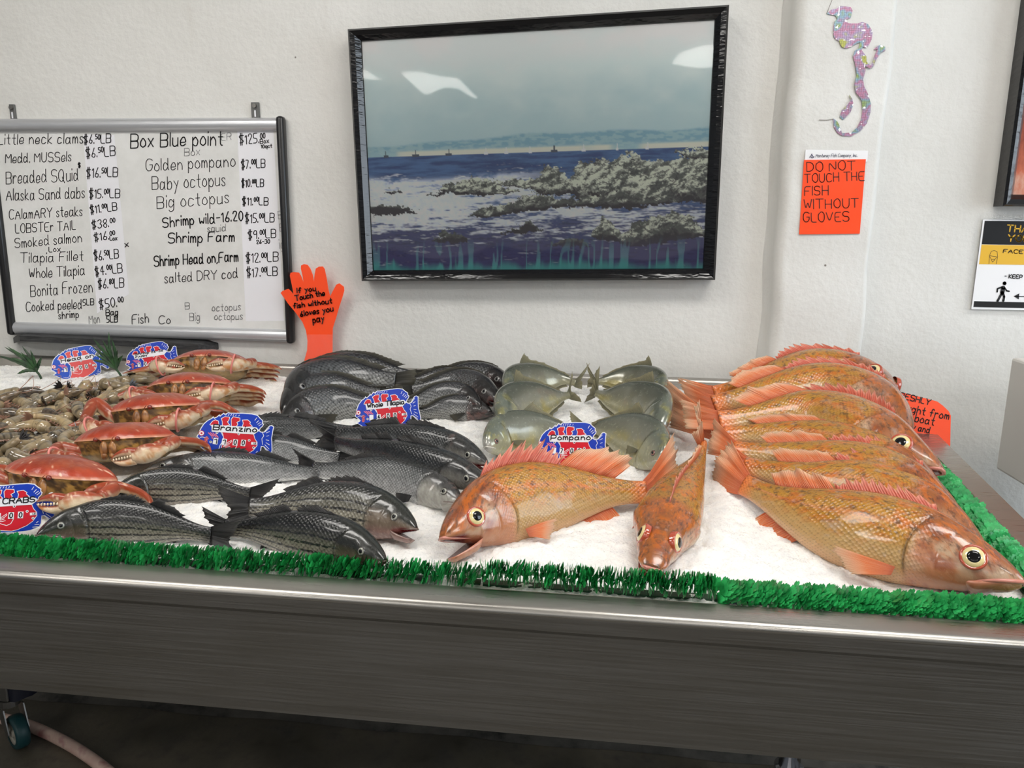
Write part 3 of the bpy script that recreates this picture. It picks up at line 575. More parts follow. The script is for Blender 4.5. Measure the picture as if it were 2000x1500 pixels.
ribbons([np.array(p) for p in ([(412, 780), (418, 690), (440, 640), (475, 630), (505, 645), (512, 700), (495, 780)], [(425, 690), (500, 700)], [(422, 700), (440, 730), (478, 732), (500, 706)], [(436, 735), (455, 760), (480, 735)])], 2.5, m, P8)
m.build('masked_face_icon', INK, nt)

# ---------------------------------------------------------------- glove-shaped sign standing on the back lip
S9 = lambda x, y: (540+x*.1534, 500+y*.1534)
GV = [(52, 470), (75, 445), (150, 418), (185, 450), (218, 492), (205, 420), (185, 320), (170, 250), (178, 215), (215, 205), (285, 212), (310, 250), (345, 340), (335, 270), (310, 160), (312, 120), (350, 103), (395, 112), (430, 160), (460, 240), (475, 335), (485, 240), (500, 160), (540, 135), (590, 133), (612, 165), (640, 300), (660, 430), (682, 515), (715, 450), (760, 365), (800, 348), (858, 392), (862, 440), (840, 520), (800, 640), (760, 780), (715, 920), (712, 1100), (712, 1290), (712, 1405), (600, 1435), (450, 1450), (330, 1445), (345, 1360), (390, 1200), (395, 1080), (375, 950), (330, 840), (250, 730), (150, 610)]
gs = thing('glove_sign', W(625, 716, .012), 'neon orange hand-shaped sign wrapped in clear film, leaning on the wall beside the whiteboard', 'sign')
card('hand_card', [S9(*p) for p in GV], .034, ORA.m, gs, .002)
m = MB(); 
for t, x0, y0, x1, y1, H in (("If you", 262, 470, 500, 440, 62), ("Touch the", 240, 572, 615, 500, 66), ("fish without", 215, 668, 705, 600, 62), ("6loves you", 305, 770, 722, 700, 68), ("pay", 465, 850, 605, 830, 80)):
    ribbons(textstrokes(t, *S9(x0, y0), *S9(x1, y1), H*.1534, rg=rg), 1.05, m, wallmap(.0366))
m.build('marker_writing', INK, gs)
FILM = NT('clinging_film'); FILM.set(Base_Color=(1, 1, 1), Roughness=.08, Alpha=.03, Normal=FILM.bump(FILM.noise(FILM.map(FILM.coord(), (1, 1, .5)), 70, 3), 1.0, .01))
card('film_wrap', [S9(330, 1000), S9(720, 1000), S9(718, 1435), S9(325, 1462), S9(385, 1200)], .0385, FILM.m, gs, .0002)

# ---------------------------------------------------------------- white housing beyond the right end of the table
wx = thing('equipment_housing', (1.15, -.5, 0), 'off-white equipment housing on a post beyond the right end of the table', 'equipment')
MB().box((1.10, -.495, .9635), (.40, .61, .257), bev=.006).build('housing_body', pm('offwhite_plastic', lin(206, 204, 198), .45), wx, smooth=False)
MB().box((1.18, -.62, .417), (.10, .10, .834)).build('post', STEEL_D, wx); MB().box((1.18, -.62, .012), (.36, .36, .024), bev=.005).build('foot_plate', STEEL_D, wx)
m = MB(); 
for k, (yy, s) in enumerate(((-.315, "Tor"), (-.35, "Rey"))):
    ribbons(textstrokes(s, 0, 0, .05, 0, .012, down=False, rg=rg), .0009, m, lambda Q, yy=yy: np.array([(.8995, yy-q[1]-.0, .975-.03+q[0]) for q in Q]))
m.build('side_print', GREYINK, wx)
# ---------------------------------------------------------------- green plastic parsley dividers
GRN = NT('green_plastic'); GRN.set(Base_Color=GRN.ramp(GRN.noise(GRN.coord(), 60, 2), (.3, lin(14, 112, 52)), (.7, lin(52, 182, 98))), Roughness=.4, Subsurface_Weight=.0)
GBASE = pm('dark_green_plastic', lin(8, 60, 30), .5)
def divider(a, c, lean, lift, label, seed, step=.0052, rad=.0205):
    r_ = np.random.default_rng(seed); a = np.array(a); c = np.array(c); L = np.linalg.norm(c-a); ex = (c-a)/L; side = np.cross(BN, ex)
    root = thing('parsley_divider', a*.5+c*.5, label, 'divider', 'green plastic dividers edging the ice')
    m = MB(); 
    for s in (0,): m.box((0, .009, 0), (L, .012, .004))
    M = np.stack([ex, side, BN], 1); m2 = MB(); m2.add(np.array(m.V[0])@M.T+(a+c)/2+BN*(-.012), m.F); m2.build('base_strip', GBASE, root)
    n = int(L/step); V = []; F = []; st = MB()
    for i in range(n):
        p = a+ex*(i+.5)*step+side*r_.normal(0, .0012)+BN*(lift+r_.normal(0, .0008)); ln = lean+r_.normal(0, .16); yw = r_.normal(0, .22)
        up = BN*math.cos(ln)+ex*math.sin(ln); sd = side*math.cos(yw)+ex*math.sin(yw); sd = sd-up*np.dot(sd, up); sd /= np.linalg.norm(sd); nn = np.cross(up, sd)
        for k, an in enumerate(np.linspace(-1.8, 1.8, 13)):
            an += r_.normal(0, .05); d = up*math.cos(an)+sd*math.sin(an); q = -up*math.sin(an)+sd*math.cos(an)
            rr = rad*(1+r_.normal(0, .07)); o = p+nn*r_.normal(0, .0012); cup = nn*rr*.22*(1 if k % 2 else -1)*.5
            b = len(V); w = .0040
            V += [o+d*rr*.12-q*w*.3, o+d*rr*.12+q*w*.3, o+d*rr*.62+q*w+cup, o+d*rr*.62-q*w+cup, o+d*rr*.86+q*w*1.25+cup*1.2, o+d*rr*.86-q*w*1.25+cup*1.2, o+d*rr*1.02+q*w*.55+cup*1.3, o+d*rr*1.02-q*w*.55+cup*1.3, o+d*rr*.93+cup*1.3]
            F += [[b, b+1, b+2, b+3], [b+3, b+2, b+4, b+5], [b+5, b+8, b+7], [b+8, b+4, b+6], [b+5, b+4, b+8]]
        if lift > .006: st.tube([p-BN*lift, p+BN*.004], .0011, 5)
    o = mk('leaf_fringe', V, F, GRN.m, root, smooth=False); 
    if lift > .006: st.build('stems', GRN.m, root)
    return root
def on_front(px, py): q = B(px, py, .005); return q[0]
x1, x2 = on_front(938, 1135), on_front(1402, 1165)
TF = RT+.024
divider(Bp(-1.22, TF, -.004), Bp(x1-.004, TF, -.004), .30, .003, 'long green plastic parsley strip along the front left of the ice', 21)
divider(Bp(x1, TF, -.004), Bp(x2-.003, TF, -.004), .12, .011, 'green plastic parsley strip on tiny stems at the middle of the front edge', 22)
divider(Bp(x2, TF, -.004), Bp(XR-.05, TF, -.004), .75, .004, 'green plastic parsley strip at the front right under the big rockfish head', 23)
divider(Bp(XR-.078, .10, -.004), Bp(XR-.078, .86, -.004), .75, .004, 'green plastic parsley strip running back along the right rim of the table', 24)

# ---------------------------------------------------------------- green aloe-like plastic sprigs
SPR = NT('sprig_green'); SPR.set(Base_Color=SPR.ramp(SPR.noise(SPR.coord(), 40, 2), (.35, lin(22, 46, 26)), (.7, lin(52, 88, 48))), Roughness=.35)
def sprig(bpx, tips, label, seed):
    r_ = np.random.default_rng(seed); base = B(*bpx, -.02); root = thing('plastic_sprig', base, label, 'plant', None)
    s = mpp(base); rt = ray(1000, 750); rt = np.array([_r[0], _r[1], 0]); up = np.array([0, 0, 1.0]); fw = np.array([-rt[1], rt[0], 0]); m = MB(); sm = MB()
    nodeP = base+(rt*(tips[0][0])+up*(-tips[0][1]))*s
    sm.tube(catmull([base, base*.5+nodeP*.5+rt*.002, nodeP], 6), [.0028]*6, 8); sm.build('stem', SPR.m, root, smooth=True)
    for dx, dy in tips[1:]:
        tip = base+(rt*dx+up*(-dy))*s+fw*r_.uniform(-.03, .02); mid = nodeP*.5+tip*.5+up*.006+rt*r_.normal(0, .003)
        P = catmull([nodeP, mid, tip], 12); T = np.gradient(P, axis=0); T /= np.linalg.norm(T, axis=1)[:, None]; sd = np.cross(T, fw); sd /= np.linalg.norm(sd, axis=1)[:, None]
        w = .0042*np.sin(np.linspace(.35, math.pi, 12))**.8*(1+.22*(np.arange(12) % 2)); c = P-fw*.0025*np.sin(np.linspace(.3, math.pi, 12))[:, None]
        V = np.vstack([P+sd*w[:, None], c, P-sd*w[:, None], P+fw*.0015]); n = 12; F = []
        for i in range(n-1): F += [[i, i+1, n+i+1, n+i], [n+i, n+i+1, 2*n+i+1, 2*n+i], [2*n+i, 2*n+i+1, 3*n+i+1, 3*n+i], [3*n+i, 3*n+i+1, i+1, i]]
        m.add(V, F)
    m.build('leaves', SPR.m, root, smooth=False); return root
sprig((81, 741), [(-8, -16), (-63, -64), (-70, -50), (-52, -66), (-36, -64), (-14, -58), (2, -44), (-28, -55), (-40, -12), (4, -26), (-44, -45), (-20, -40)], 'dark green plastic leaf sprig stuck in the ice at the far left', 1)
sprig((239, 741), [(-10, -20), (-44, -84), (-22, -92), (-14, -82), (-36, -70), (2, -60), (6, -48), (-50, -66), (-28, -78), (-2, -40), (-44, -50), (-52, -40)], 'dark green plastic leaf sprig between the two shrimp price tags', 2)

# ---------------------------------------------------------------- fish-shaped price tags
TAGO = [(165, 905), (192, 840), (215, 720), (260, 610), (330, 520), (400, 470), (425, 425), (455, 455), (500, 420), (540, 365), (560, 390), (620, 315), (650, 340), (710, 295), (760, 297), (1000, 262), (1200, 245), (1320, 260), (1390, 320), (1450, 360), (1450, 410), (1480, 440), (1465, 490), (1425, 540), (1415, 590), (1450, 610), (1510, 600), (1550, 530), (1600, 450), (1650, 432), (1700, 460), (1697, 580), (1700, 720), (1735, 880), (1755, 990), (1735, 1040), (1680, 1050), (1620, 1000), (1550, 930), (1515, 935), (1515, 1080), (1490, 1150), (1420, 1190), (1330, 1235), (1200, 1255), (1000, 1275), (800, 1270), (620, 1250), (460, 1225), (330, 1150), (190, 1050), (240, 1045), (285, 1010), (240, 960)]
def inset(P, d):
    P = np.array(P, float); n = len(P); A = sum(P[i][0]*P[(i+1) % n][1]-P[(i+1) % n][0]*P[i][1] for i in range(n)); s = 1 if A > 0 else -1; Q = []
    for i in range(n):
        e1 = P[i]-P[i-1]; e2 = P[(i+1) % n]-P[i]; e1 /= np.hypot(*e1)+1e-9; e2 /= np.hypot(*e2)+1e-9
        n1 = np.array([-e1[1], e1[0]]); n2 = np.array([-e2[1], e2[0]]); b = n1+n2; L = max(np.hypot(*b), .5); b = b/L
        Q.append(P[i]+s*b*d/max(np.dot(b, n1), .55))
    return np.array(Q)
RED = [[(640, 700), (1300, 690), (1340, 780), (1400, 850), (1410, 920), (1350, 1030), (1250, 1120), (1100, 1200), (1000, 1228), (650, 1205), (700, 1100), (712, 1000), (722, 880), (690, 780)],
       [(395, 610), (430, 540), (480, 500), (540, 515), (560, 580), (450, 640)], [(600, 450), (660, 405), (750, 400), (745, 470), (720, 500), (775, 560), (650, 610), (630, 510)], [(800, 430), (830, 380), (960, 385), (970, 440), (910, 480), (940, 520), (915, 580), (830, 590)], [(1030, 420), (1130, 400), (1190, 440), (1180, 470), (1240, 520), (1050, 570), (1060, 480)]]
STRIPP = [(420, 610), (1340, 530), (1410, 590), (1310, 690), (450, 755)]
WL = [[(640, 745), (700, 830), (715, 920), (670, 1000), (655, 1100), (620, 1170), (560, 1190), (470, 1160)], [(735, 1060), (900, 1120), (970, 1080), (1010, 980), (1000, 890)], [(735, 1040), (820, 1035), (870, 1020)], [(740, 1010), (850, 950), (890, 900)], [(745, 990), (820, 930), (880, 880)], [(742, 1025), (850, 985)],
      [(1480, 620), (1520, 690), (1490, 760), (1530, 880)], [(1530, 600), (1610, 500)], [(1560, 620), (1620, 580)], [(1580, 690), (1625, 670)], [(1580, 770), (1640, 775)], [(1590, 830), (1670, 870)], [(1575, 880), (1680, 960)], [(1560, 920), (1670, 1000)], [(240, 910), (285, 895), (340, 905), (370, 880)],
      [(670, 370), (685, 335)], [(720, 365), (735, 330)], [(770, 360), (785, 325)], [(820, 352), (830, 318)], [(870, 348), (880, 318)], [(935, 340), (945, 315)], [(1280, 380), (1310, 320)], [(1320, 430), (1360, 375)], [(1350, 460), (1400, 410)], [(1380, 490), (1430, 440)], [(1395, 1110), (1470, 1105)], [(1360, 1160), (1450, 1150)], [(1420, 1070), (1450, 1040)]]
BLUE_P = pm('blue_print', lin(18, 58, 176), .28); RED_P = pm('red_print', lin(204, 26, 44), .28); PINK_P = pm('pink_print', lin(232, 120, 130), .3); BLUE_F = pm('faded_blue_print', lin(52, 88, 190), .22); RED_F = pm('faded_glare_red_print', lin(222, 92, 92), .22)  # the paler red has glare on the tag put into its colour
def price_tag(c, wpx, base, roll, txt, digits, label, bl=BLUE_P, rd=RED_P, yaw=0.0, txt2=None, bh=-.03):
    b = B(*base, bh); tc = CAM-b; tc[2] = 0; tc /= np.linalg.norm(tc); cy, sy = math.cos(R(yaw)), math.sin(R(yaw)); tc = np.array([tc[0]*cy-tc[1]*sy, tc[0]*sy+tc[1]*cy, 0])
    n = tc*math.cos(R(12))+np.array([0, 0, 1])*math.sin(R(12)); cen = onplane(c[0], c[1], b+tc*.006, n); s = wpx*mpp(cen)/1590.0
    rt = np.cross(np.array([0, 0, 1.0]), n); rt /= np.linalg.norm(rt); up = np.cross(n, rt); ca, sa = math.cos(R(roll)), math.sin(R(roll)); rx = rt*ca+up*sa; uy = up*ca-rt*sa
    root = thing('price_tag', b, label, 'price tag', 'fish-shaped price tags')
    def mp(off): return lambda Q: np.array([cen+rx*((q[0]-950)*s)+uy*(-(q[1]-760)*s)+n*off for q in np.atleast_2d(Q)])
    m = MB(); A = np.array(TAGO, float); t = fill(A); k = len(A); f0 = mp(.0); f1 = mp(-.0022)
    m.add(np.vstack([f0(A), f1(A)]), t+[[i+k for i in f] for f in t]+[[i, (i+1) % k, k+(i+1) % k, k+i] for i in range(k)], 0)
    A = inset(TAGO, 17); m.add(mp(.0004)(A), fill(A), 1)
    for P in RED:
        Q = inset(P, -12); m.add(mp(.0006)(Q), fill(Q), 0); m.add(mp(.0008)(P), fill(P), 2)
    ribbons([np.array(p, float) for p in WL], 5.5, m, mp(.0010), 0)
    th_ = np.linspace(0, 2*math.pi, 18)[:-1]
    for rr, mi in ((58, 2), (46, 0), (22, 2)): m.add(mp(.0010+.0001*(58-rr)/10)(np.stack([255+rr*np.cos(th_), 818+rr*np.sin(th_)], 1)), [list(range(17))], mi)
    ribbons(textstrokes('$', 330, 1020, 400, 1020, 120, jit=0), 13, m, mp(.0010), 3)
    for q in ((560, 760), (1000, 725), (1235, 830), (1352, 975), (470, 975)): m.add(mp(.0011)(np.stack([q[0]+26*np.cos(th_), q[1]+26*np.sin(th_)], 1)), [list(range(17))], 0); m.add(mp(.0012)(np.stack([q[0]+13*np.cos(th_), q[1]+13*np.sin(th_)], 1)), [list(range(17))], 4)
    ribbons([np.array(p, float) for p in ([(390, 790), (470, 850), (490, 900)], [(430, 780), (510, 850)], [(480, 780), (560, 860)], [(530, 790), (600, 860)])], 9, m, mp(.0009), 3)
    m.build('fish_plate', [WHITE, bl, rd, PINK_P, INK], root)
    m = MB(); m.add(mp(.0014)(STRIPP), fill(STRIPP), 0)
    if txt2: ribbons(textstrokes(txt, 470, 640, 1290, 580, 70, jit=.02), 9, m, mp(.0018), 1); ribbons(textstrokes(txt2, 480, 720, 800, 700, 50, jit=.02), 9, m, mp(.0018), 1)
    else: ribbons(textstrokes(txt, 470, 710, 1350, 630, 110, jit=.03), 12, m, mp(.0018), 1)
    m.build('name_strip', [TAPE, INK], root)
    for (x, y), d in zip(((560, 945), (735, 935), (960, 915), (1125, 903)), digits):
        m = MB(); q = [(x-48, y-68), (x+48, y-68), (x+48, y+68), (x-48, y+68)]; m.add(mp(.0014)(q), [[0, 1, 2, 3]], 0)
        if d.strip(): ribbons(textstrokes(d, x-24, y+48, x+24, y+48, 100, slant=0, jit=0), 10, m, mp(.0018), 1)
        m.build('number_tile', [WHITE, INK], root)
    m = MB(); q = [(1285, 860), (1400, 850), (1400, 905), (1290, 915)]; m.add(mp(.0014)(q), [[0, 1, 2, 3]], 0); ribbons(textstrokes('LB', 1335, 898, 1385, 894, 34, jit=0), 4, m, mp(.0018), 1); m.build('unit_tile', [WHITE, INK], root)
    pt = mp(-.0012)([(760, 1240), (1060, 1240), (960, 1240+max(60, 0)), (860, 1300)]); m = MB(); e = b-n*.0012
    lo = e+np.array([0, 0, .0]); V = [pt[0], pt[1], lo+rx*.012, lo-rx*.012]; V2 = [v-n*.0015 for v in V]; m.add(V+V2, [[0, 3, 2, 1], [4, 5, 6, 7], [0, 1, 5, 4], [1, 2, 6, 5], [2, 3, 7, 6], [3, 0, 4, 7]]); m.build('stake', WHITE, root)
    return root
price_tag((155, 708), 100, (146, 744), 2, "Head on", "1200", 'faded fish-shaped price tag with glare painted into its red, reading Head on, partly behind a green sprig', BLUE_F, RED_F)
price_tag((297, 699), 97, (290, 736), 2, "Shrimp 26-36", "1000", 'blue and red fish-shaped price tag for shrimp 26-36 beside the rearmost crab', txt2="FARM")
price_tag((461, 850), 143, (470, 928), -13, "Branzino", "1100", 'tilted blue and red fish-shaped price tag reading Branzino')
price_tag((757, 800), 128, (762, 866), 0, "Whole Tilapia", " 400", 'blue and red fish-shaped price tag reading Whole Tilapia')
price_tag((1117, 867), 138, (1120, 925), -3, "Pompano", " 700", 'blue and red fish-shaped price tag reading Pompano')
price_tag((22, 992), 150, (20, 1084), -11, "MID CRABS", " 900", 'blue and red fish-shaped price tag for crabs at the front left corner')

# ---------------------------------------------------------------- orange card tucked behind the rockfish
cardn = np.array([-.12, -.95, .28]); cardn /= np.linalg.norm(cardn); cb = B(1800, 890, -.02)+np.array([.0, .06, 0])
fcd = thing('freshness_card', cb, 'neon orange card reading freshly caught from the boat, propped behind the rockfish heads', 'sign')
CP = planemap(cb, cardn); SC1 = lambda x, y: (1700+x*.15, 680+y*.15)
pts = [SC1(*p) for p in [(298, 548), (560, 612), (870, 694), (940, 745), (1020, 820), (1048, 880), (1045, 1000), (1040, 1260), (1030, 1330), (940, 1375), (700, 1500), (300, 1500), (290, 900)]]
A = CP(pts); t = fill(pts); k = len(A); m = MB(); m.add(np.vstack([A, A-cardn*.0012]), t+[[i+k for i in f] for f in t]+[[i, (i+1) % k, k+(i+1) % k, k+i] for i in range(k)]); m.build('card', ORA.m, fcd)
m = MB(); CP2 = planemap(cb+cardn*.0008, cardn)
for t_, x0, y0, x1, y1, H in (("FRESHLY", 310, 625, 770, 745, 75), ("Caught from", 305, 790, 1015, 930, 95), ("the boat", 345, 905, 820, 1005, 95), ("today and", 340, 1010, 765, 1110, 80)):
    ribbons(textstrokes(t_, *SC1(x0, y0), *SC1(x1, y1), H*.15, rg=rg), 1.0, m, CP2)
m.build('marker_writing', INK, fcd)
# ---------------------------------------------------------------- fish
def fishmat(name, freq, lo, hi, rough=.3, bump=.35, stripes=0, mottle=None, metal=0.0, coat=.5, rand=.15):
    t = NT(name); c = vcol(t); uv = t.uv('UVMap'); ub = t.uv('UVB'); s_ = t.sep(ub, 0); v_ = t.sep(ub, 1)
    d = t.voro(t.map(uv, (freq, freq*1.05, 1), (0, 0, R(45))), 1.0, rand, dims='2D'); msk = t.ramp(s_, (.24, 0.0), (.30, 1.0))
    f = t.ramp(d, (.15, hi), (.50, (lo+hi)*.62), (.66, lo)); f = t.mix(msk, (1, 1, 1), f); c = t.mix(1.0, c, f, 'MULTIPLY')
    n_ = t.noise(t.map(uv, (30, 30, 1)), 1.0, 5, .65)
    if mottle:
        k1, k2, k3 = mottle; u2 = t.map(uv, (34, 52, 1)); a = t.noise(u2, 1.0, 4, .7); b = t.noise(t.map(uv, (13, 22, 1), (0, 0, 0), (3, 1, 0)), 1.0, 4, .65); e = t.noise(t.map(uv, (9, 12, 1), (0, 0, 0), (8, 2, 0)), 1.0, 4, .65)
        bk = t.ramp(v_, (.30, .10), (.62, .85)); ob = t.math('MULTIPLY', t.ramp(b, (.49, 0.0), (.60, .8)), bk)
        c = t.mix(ob, c, tuple(k1)); c = t.mix(t.math('MULTIPLY', t.ramp(a, (.50, 0.0), (.64, .85)), bk), c, tuple(k2)); c = t.mix(t.ramp(e, (.58, 0.0), (.72, .55)), c, tuple(k3))
    else: c = t.mix(t.ramp(n_, (.3, .35), (.7, 0.0)), c, (.0, .0, .0), 'MIX') if lo < .6 else t.mix(t.ramp(n_, (.3, .22), (.7, 0.0)), c, (.03, .03, .03))
    if stripes:
        w = t.math('ADD', t.math('MULTIPLY', v_, stripes*2*math.pi), t.math('MULTIPLY', t.noise(t.map(uv, (16, 6, 1)), 1.0, 2), 2.6)); sn = t.math('SINE', w)
        br = t.ramp(t.noise(t.map(uv, (34, 60, 1)), 1.0, 2), (.38, 0.0), (.46, 1.0)); sm = t.math('MULTIPLY', t.ramp(sn, (.35, 0.0), (.75, .92)), br)
        sm = t.math('MULTIPLY', sm, t.ramp(s_, (.22, 0.0), (.30, 1.0))); c = t.mix(sm, c, (.012, .012, .014))
    hb = t.math('MULTIPLY', t.math('SUBTRACT', 1.0, d), msk)
    t.set(Base_Color=c, Roughness=t.ramp(n_, (.3, rough*.7), (.7, rough*1.4)), Metallic=metal, Coat_Weight=coat, Coat_Roughness=.10, Normal=t.bump(t.math('ADD', hb, t.math('MULTIPLY', n_, .7)), bump, .0022)); return t.m
def finmat(name, c0, c1, c2, rough=.35, alpha=.0):
    t = NT(name); uv = t.uv('UVMap'); x = t.sep(uv, 0); y = t.sep(uv, 1); rn = t.noise(t.map(uv, (14, 1.2, 1)), 1.0, 3, .6)
    sn = t.ramp(t.math('SINE', t.math('MULTIPLY', x, 2*math.pi*3)), (.2, .0), (.9, .6)); c = t.ramp(y, (0.0, c0), (.55, c1), (1.0, c2)); c = t.mix(sn, c, tuple(np.array(c0)*.75)); c = t.mix(t.ramp(rn, (.45, 0.0), (.7, .6)), c, tuple(c2))
    tr = t.n('BsdfTranslucent'); t.l(c, tr.inputs[0]); mx = t.n('MixShader'); mx.inputs[0].default_value = .3; t.set(Base_Color=c, Roughness=rough, Normal=t.bump(t.math('SINE', t.math('MULTIPLY', x, 2*math.pi*3)), .4, .0012))
    t.l(t.b.outputs[0], mx.inputs[1]); t.l(tr.outputs[0], mx.inputs[2]); t.l(mx.outputs[0], t.t.nodes['Material Output'].inputs[0]); return t.m
MROCK = fishmat('rockfish_skin', 70, .74, 1.22, .22, .5, mottle=(lin(196, 100, 22), lin(58, 46, 40), lin(172, 156, 146)))
MTIL = fishmat('tilapia_skin', 36, .12, 3.2, .22, .6, rand=.25); MBASS = fishmat('striped_bass_skin', 50, .42, 1.5, .24, .4, stripes=6.5); MBRZ = fishmat('branzino_skin', 66, .40, 1.45, .26, .4); MPOM = fishmat('pompano_skin', 90, .97, 1.03, .22, .06, metal=.25, coat=.7)
FROCK = finmat('rockfish_fin', lin(222, 96, 52), lin(244, 134, 70), lin(252, 222, 186)); FROCKD = finmat('rockfish_dorsal_fin', lin(196, 84, 58), lin(222, 98, 74), lin(244, 176, 150)); FDARK = finmat('dark_fin', lin(26, 26, 28), lin(40, 40, 42), lin(74, 72, 70)); FPOM = finmat('pompano_fin', lin(98, 98, 80), lin(124, 120, 94), lin(166, 158, 126)); FTIL = finmat('tilapia_fin', lin(30, 30, 32), lin(58, 56, 50), lin(96, 92, 78))
PUP = pm('pupil_black', (.004, .004, .005), .04); MOUTH = pm('mouth_inside', lin(120, 34, 34), .25); MOUTHD = pm('dark_mouth_inside', lin(58, 30, 32), .3)
def eyem(nm, a): return pm(nm, a, .12, 0.0, Coat_Weight=1.0, Coat_Roughness=.03)
IGOLD = eyem('gold_iris', lin(226, 208, 150)); RORANGE = eyem('red_eye_rim', lin(176, 76, 52)); ISIL = eyem('silver_iris', lin(150, 150, 140)); RDARK = eyem('dark_eye_rim', lin(60, 56, 54)); IPALE = eyem('clouded_iris', lin(128, 128, 126)); IBRN = eyem('brown_iris', lin(140, 96, 84))
SPC = {
 'rockfish': dict(s=[0, .02, .05, .09, .15, .22, .30, .40, .50, .62, .74, .85, .93, 1.0], top=[.010, .026, .045, .066, .094, .122, .142, .150, .146, .122, .086, .058, .047, .046], bot=[-.022, -.042, -.058, -.072, -.094, -.115, -.134, -.146, -.145, -.125, -.088, -.056, -.045, -.044],
   w=[.022, .038, .054, .066, .080, .090, .094, .092, .082, .064, .044, .028, .018, .012], gill=.325, eye=(.135, .012, .036), mat=MROCK, fin=FROCK, dfin=FROCKD, iris=IGOLD, rim=RORANGE, mouth=MOUTH, mline=(.13, -.060), jaw=.15),
 'bass': dict(s=[0, .03, .07, .12, .20, .28, .38, .50, .62, .75, .86, .94, 1.0], top=[.006, .030, .052, .074, .100, .118, .128, .126, .112, .082, .056, .046, .046], bot=[-.018, -.042, -.062, -.080, -.102, -.118, -.130, -.130, -.115, -.080, -.052, -.043, -.043],
   w=[.012, .030, .044, .056, .070, .078, .082, .078, .066, .046, .028, .018, .012], gill=.285, eye=(.115, .016, .019), mat=MBASS, fin=FDARK, dfin=FDARK, iris=ISIL, rim=RDARK, mouth=MOUTH, mline=(.11, -.040), jaw=.12),
 'branzino': dict(s=[0, .03, .07, .12, .20, .28, .38, .50, .62, .75, .86, .94, 1.0], top=[.005, .024, .040, .056, .076, .090, .098, .097, .088, .068, .048, .040, .040], bot=[-.014, -.034, -.050, -.064, -.082, -.094, -.102, -.102, -.092, -.066, -.045, -.037, -.037],
   w=[.010, .026, .038, .048, .060, .066, .068, .066, .056, .040, .026, .017, .012], gill=.27, eye=(.105, .010, .018), mat=MBRZ, fin=FDARK, dfin=FDARK, iris=ISIL, rim=RDARK, mouth=MOUTH, mline=(.095, -.032), jaw=.10),
 'tilapia': dict(s=[0, .03, .07, .13, .20, .30, .42, .55, .68, .80, .90, 1.0], top=[.012, .048, .080, .120, .158, .195, .210, .196, .152, .100, .072, .066], bot=[-.024, -.056, -.082, -.110, -.138, -.168, -.182, -.172, -.136, -.090, -.068, -.064],
   w=[.018, .040, .054, .068, .080, .088, .088, .078, .060, .040, .026, .016], gill=.33, eye=(.155, .032, .026), mat=MTIL, fin=FTIL, dfin=FTIL, iris=IPALE, rim=RDARK, mouth=MOUTHD, mline=(.075, -.030), jaw=.10),
 'pompano': dict(s=[0, .02, .05, .10, .17, .27, .40, .54, .68, .80, .90, .96, 1.0], top=[.022, .064, .100, .142, .182, .215, .226, .206, .158, .098, .050, .034, .032], bot=[-.030, -.062, -.092, -.130, -.170, -.206, -.222, -.204, -.156, -.096, -.048, -.032, -.030],
   w=[.020, .040, .052, .062, .072, .078, .078, .070, .054, .036, .020, .014, .012], gill=.27, eye=(.085, .002, .022), mat=MPOM, fin=FPOM, dfin=FPOM, iris=IBRN, rim=RDARK, mouth=MOUTHD, mline=(.055, -.050), jaw=.07)}
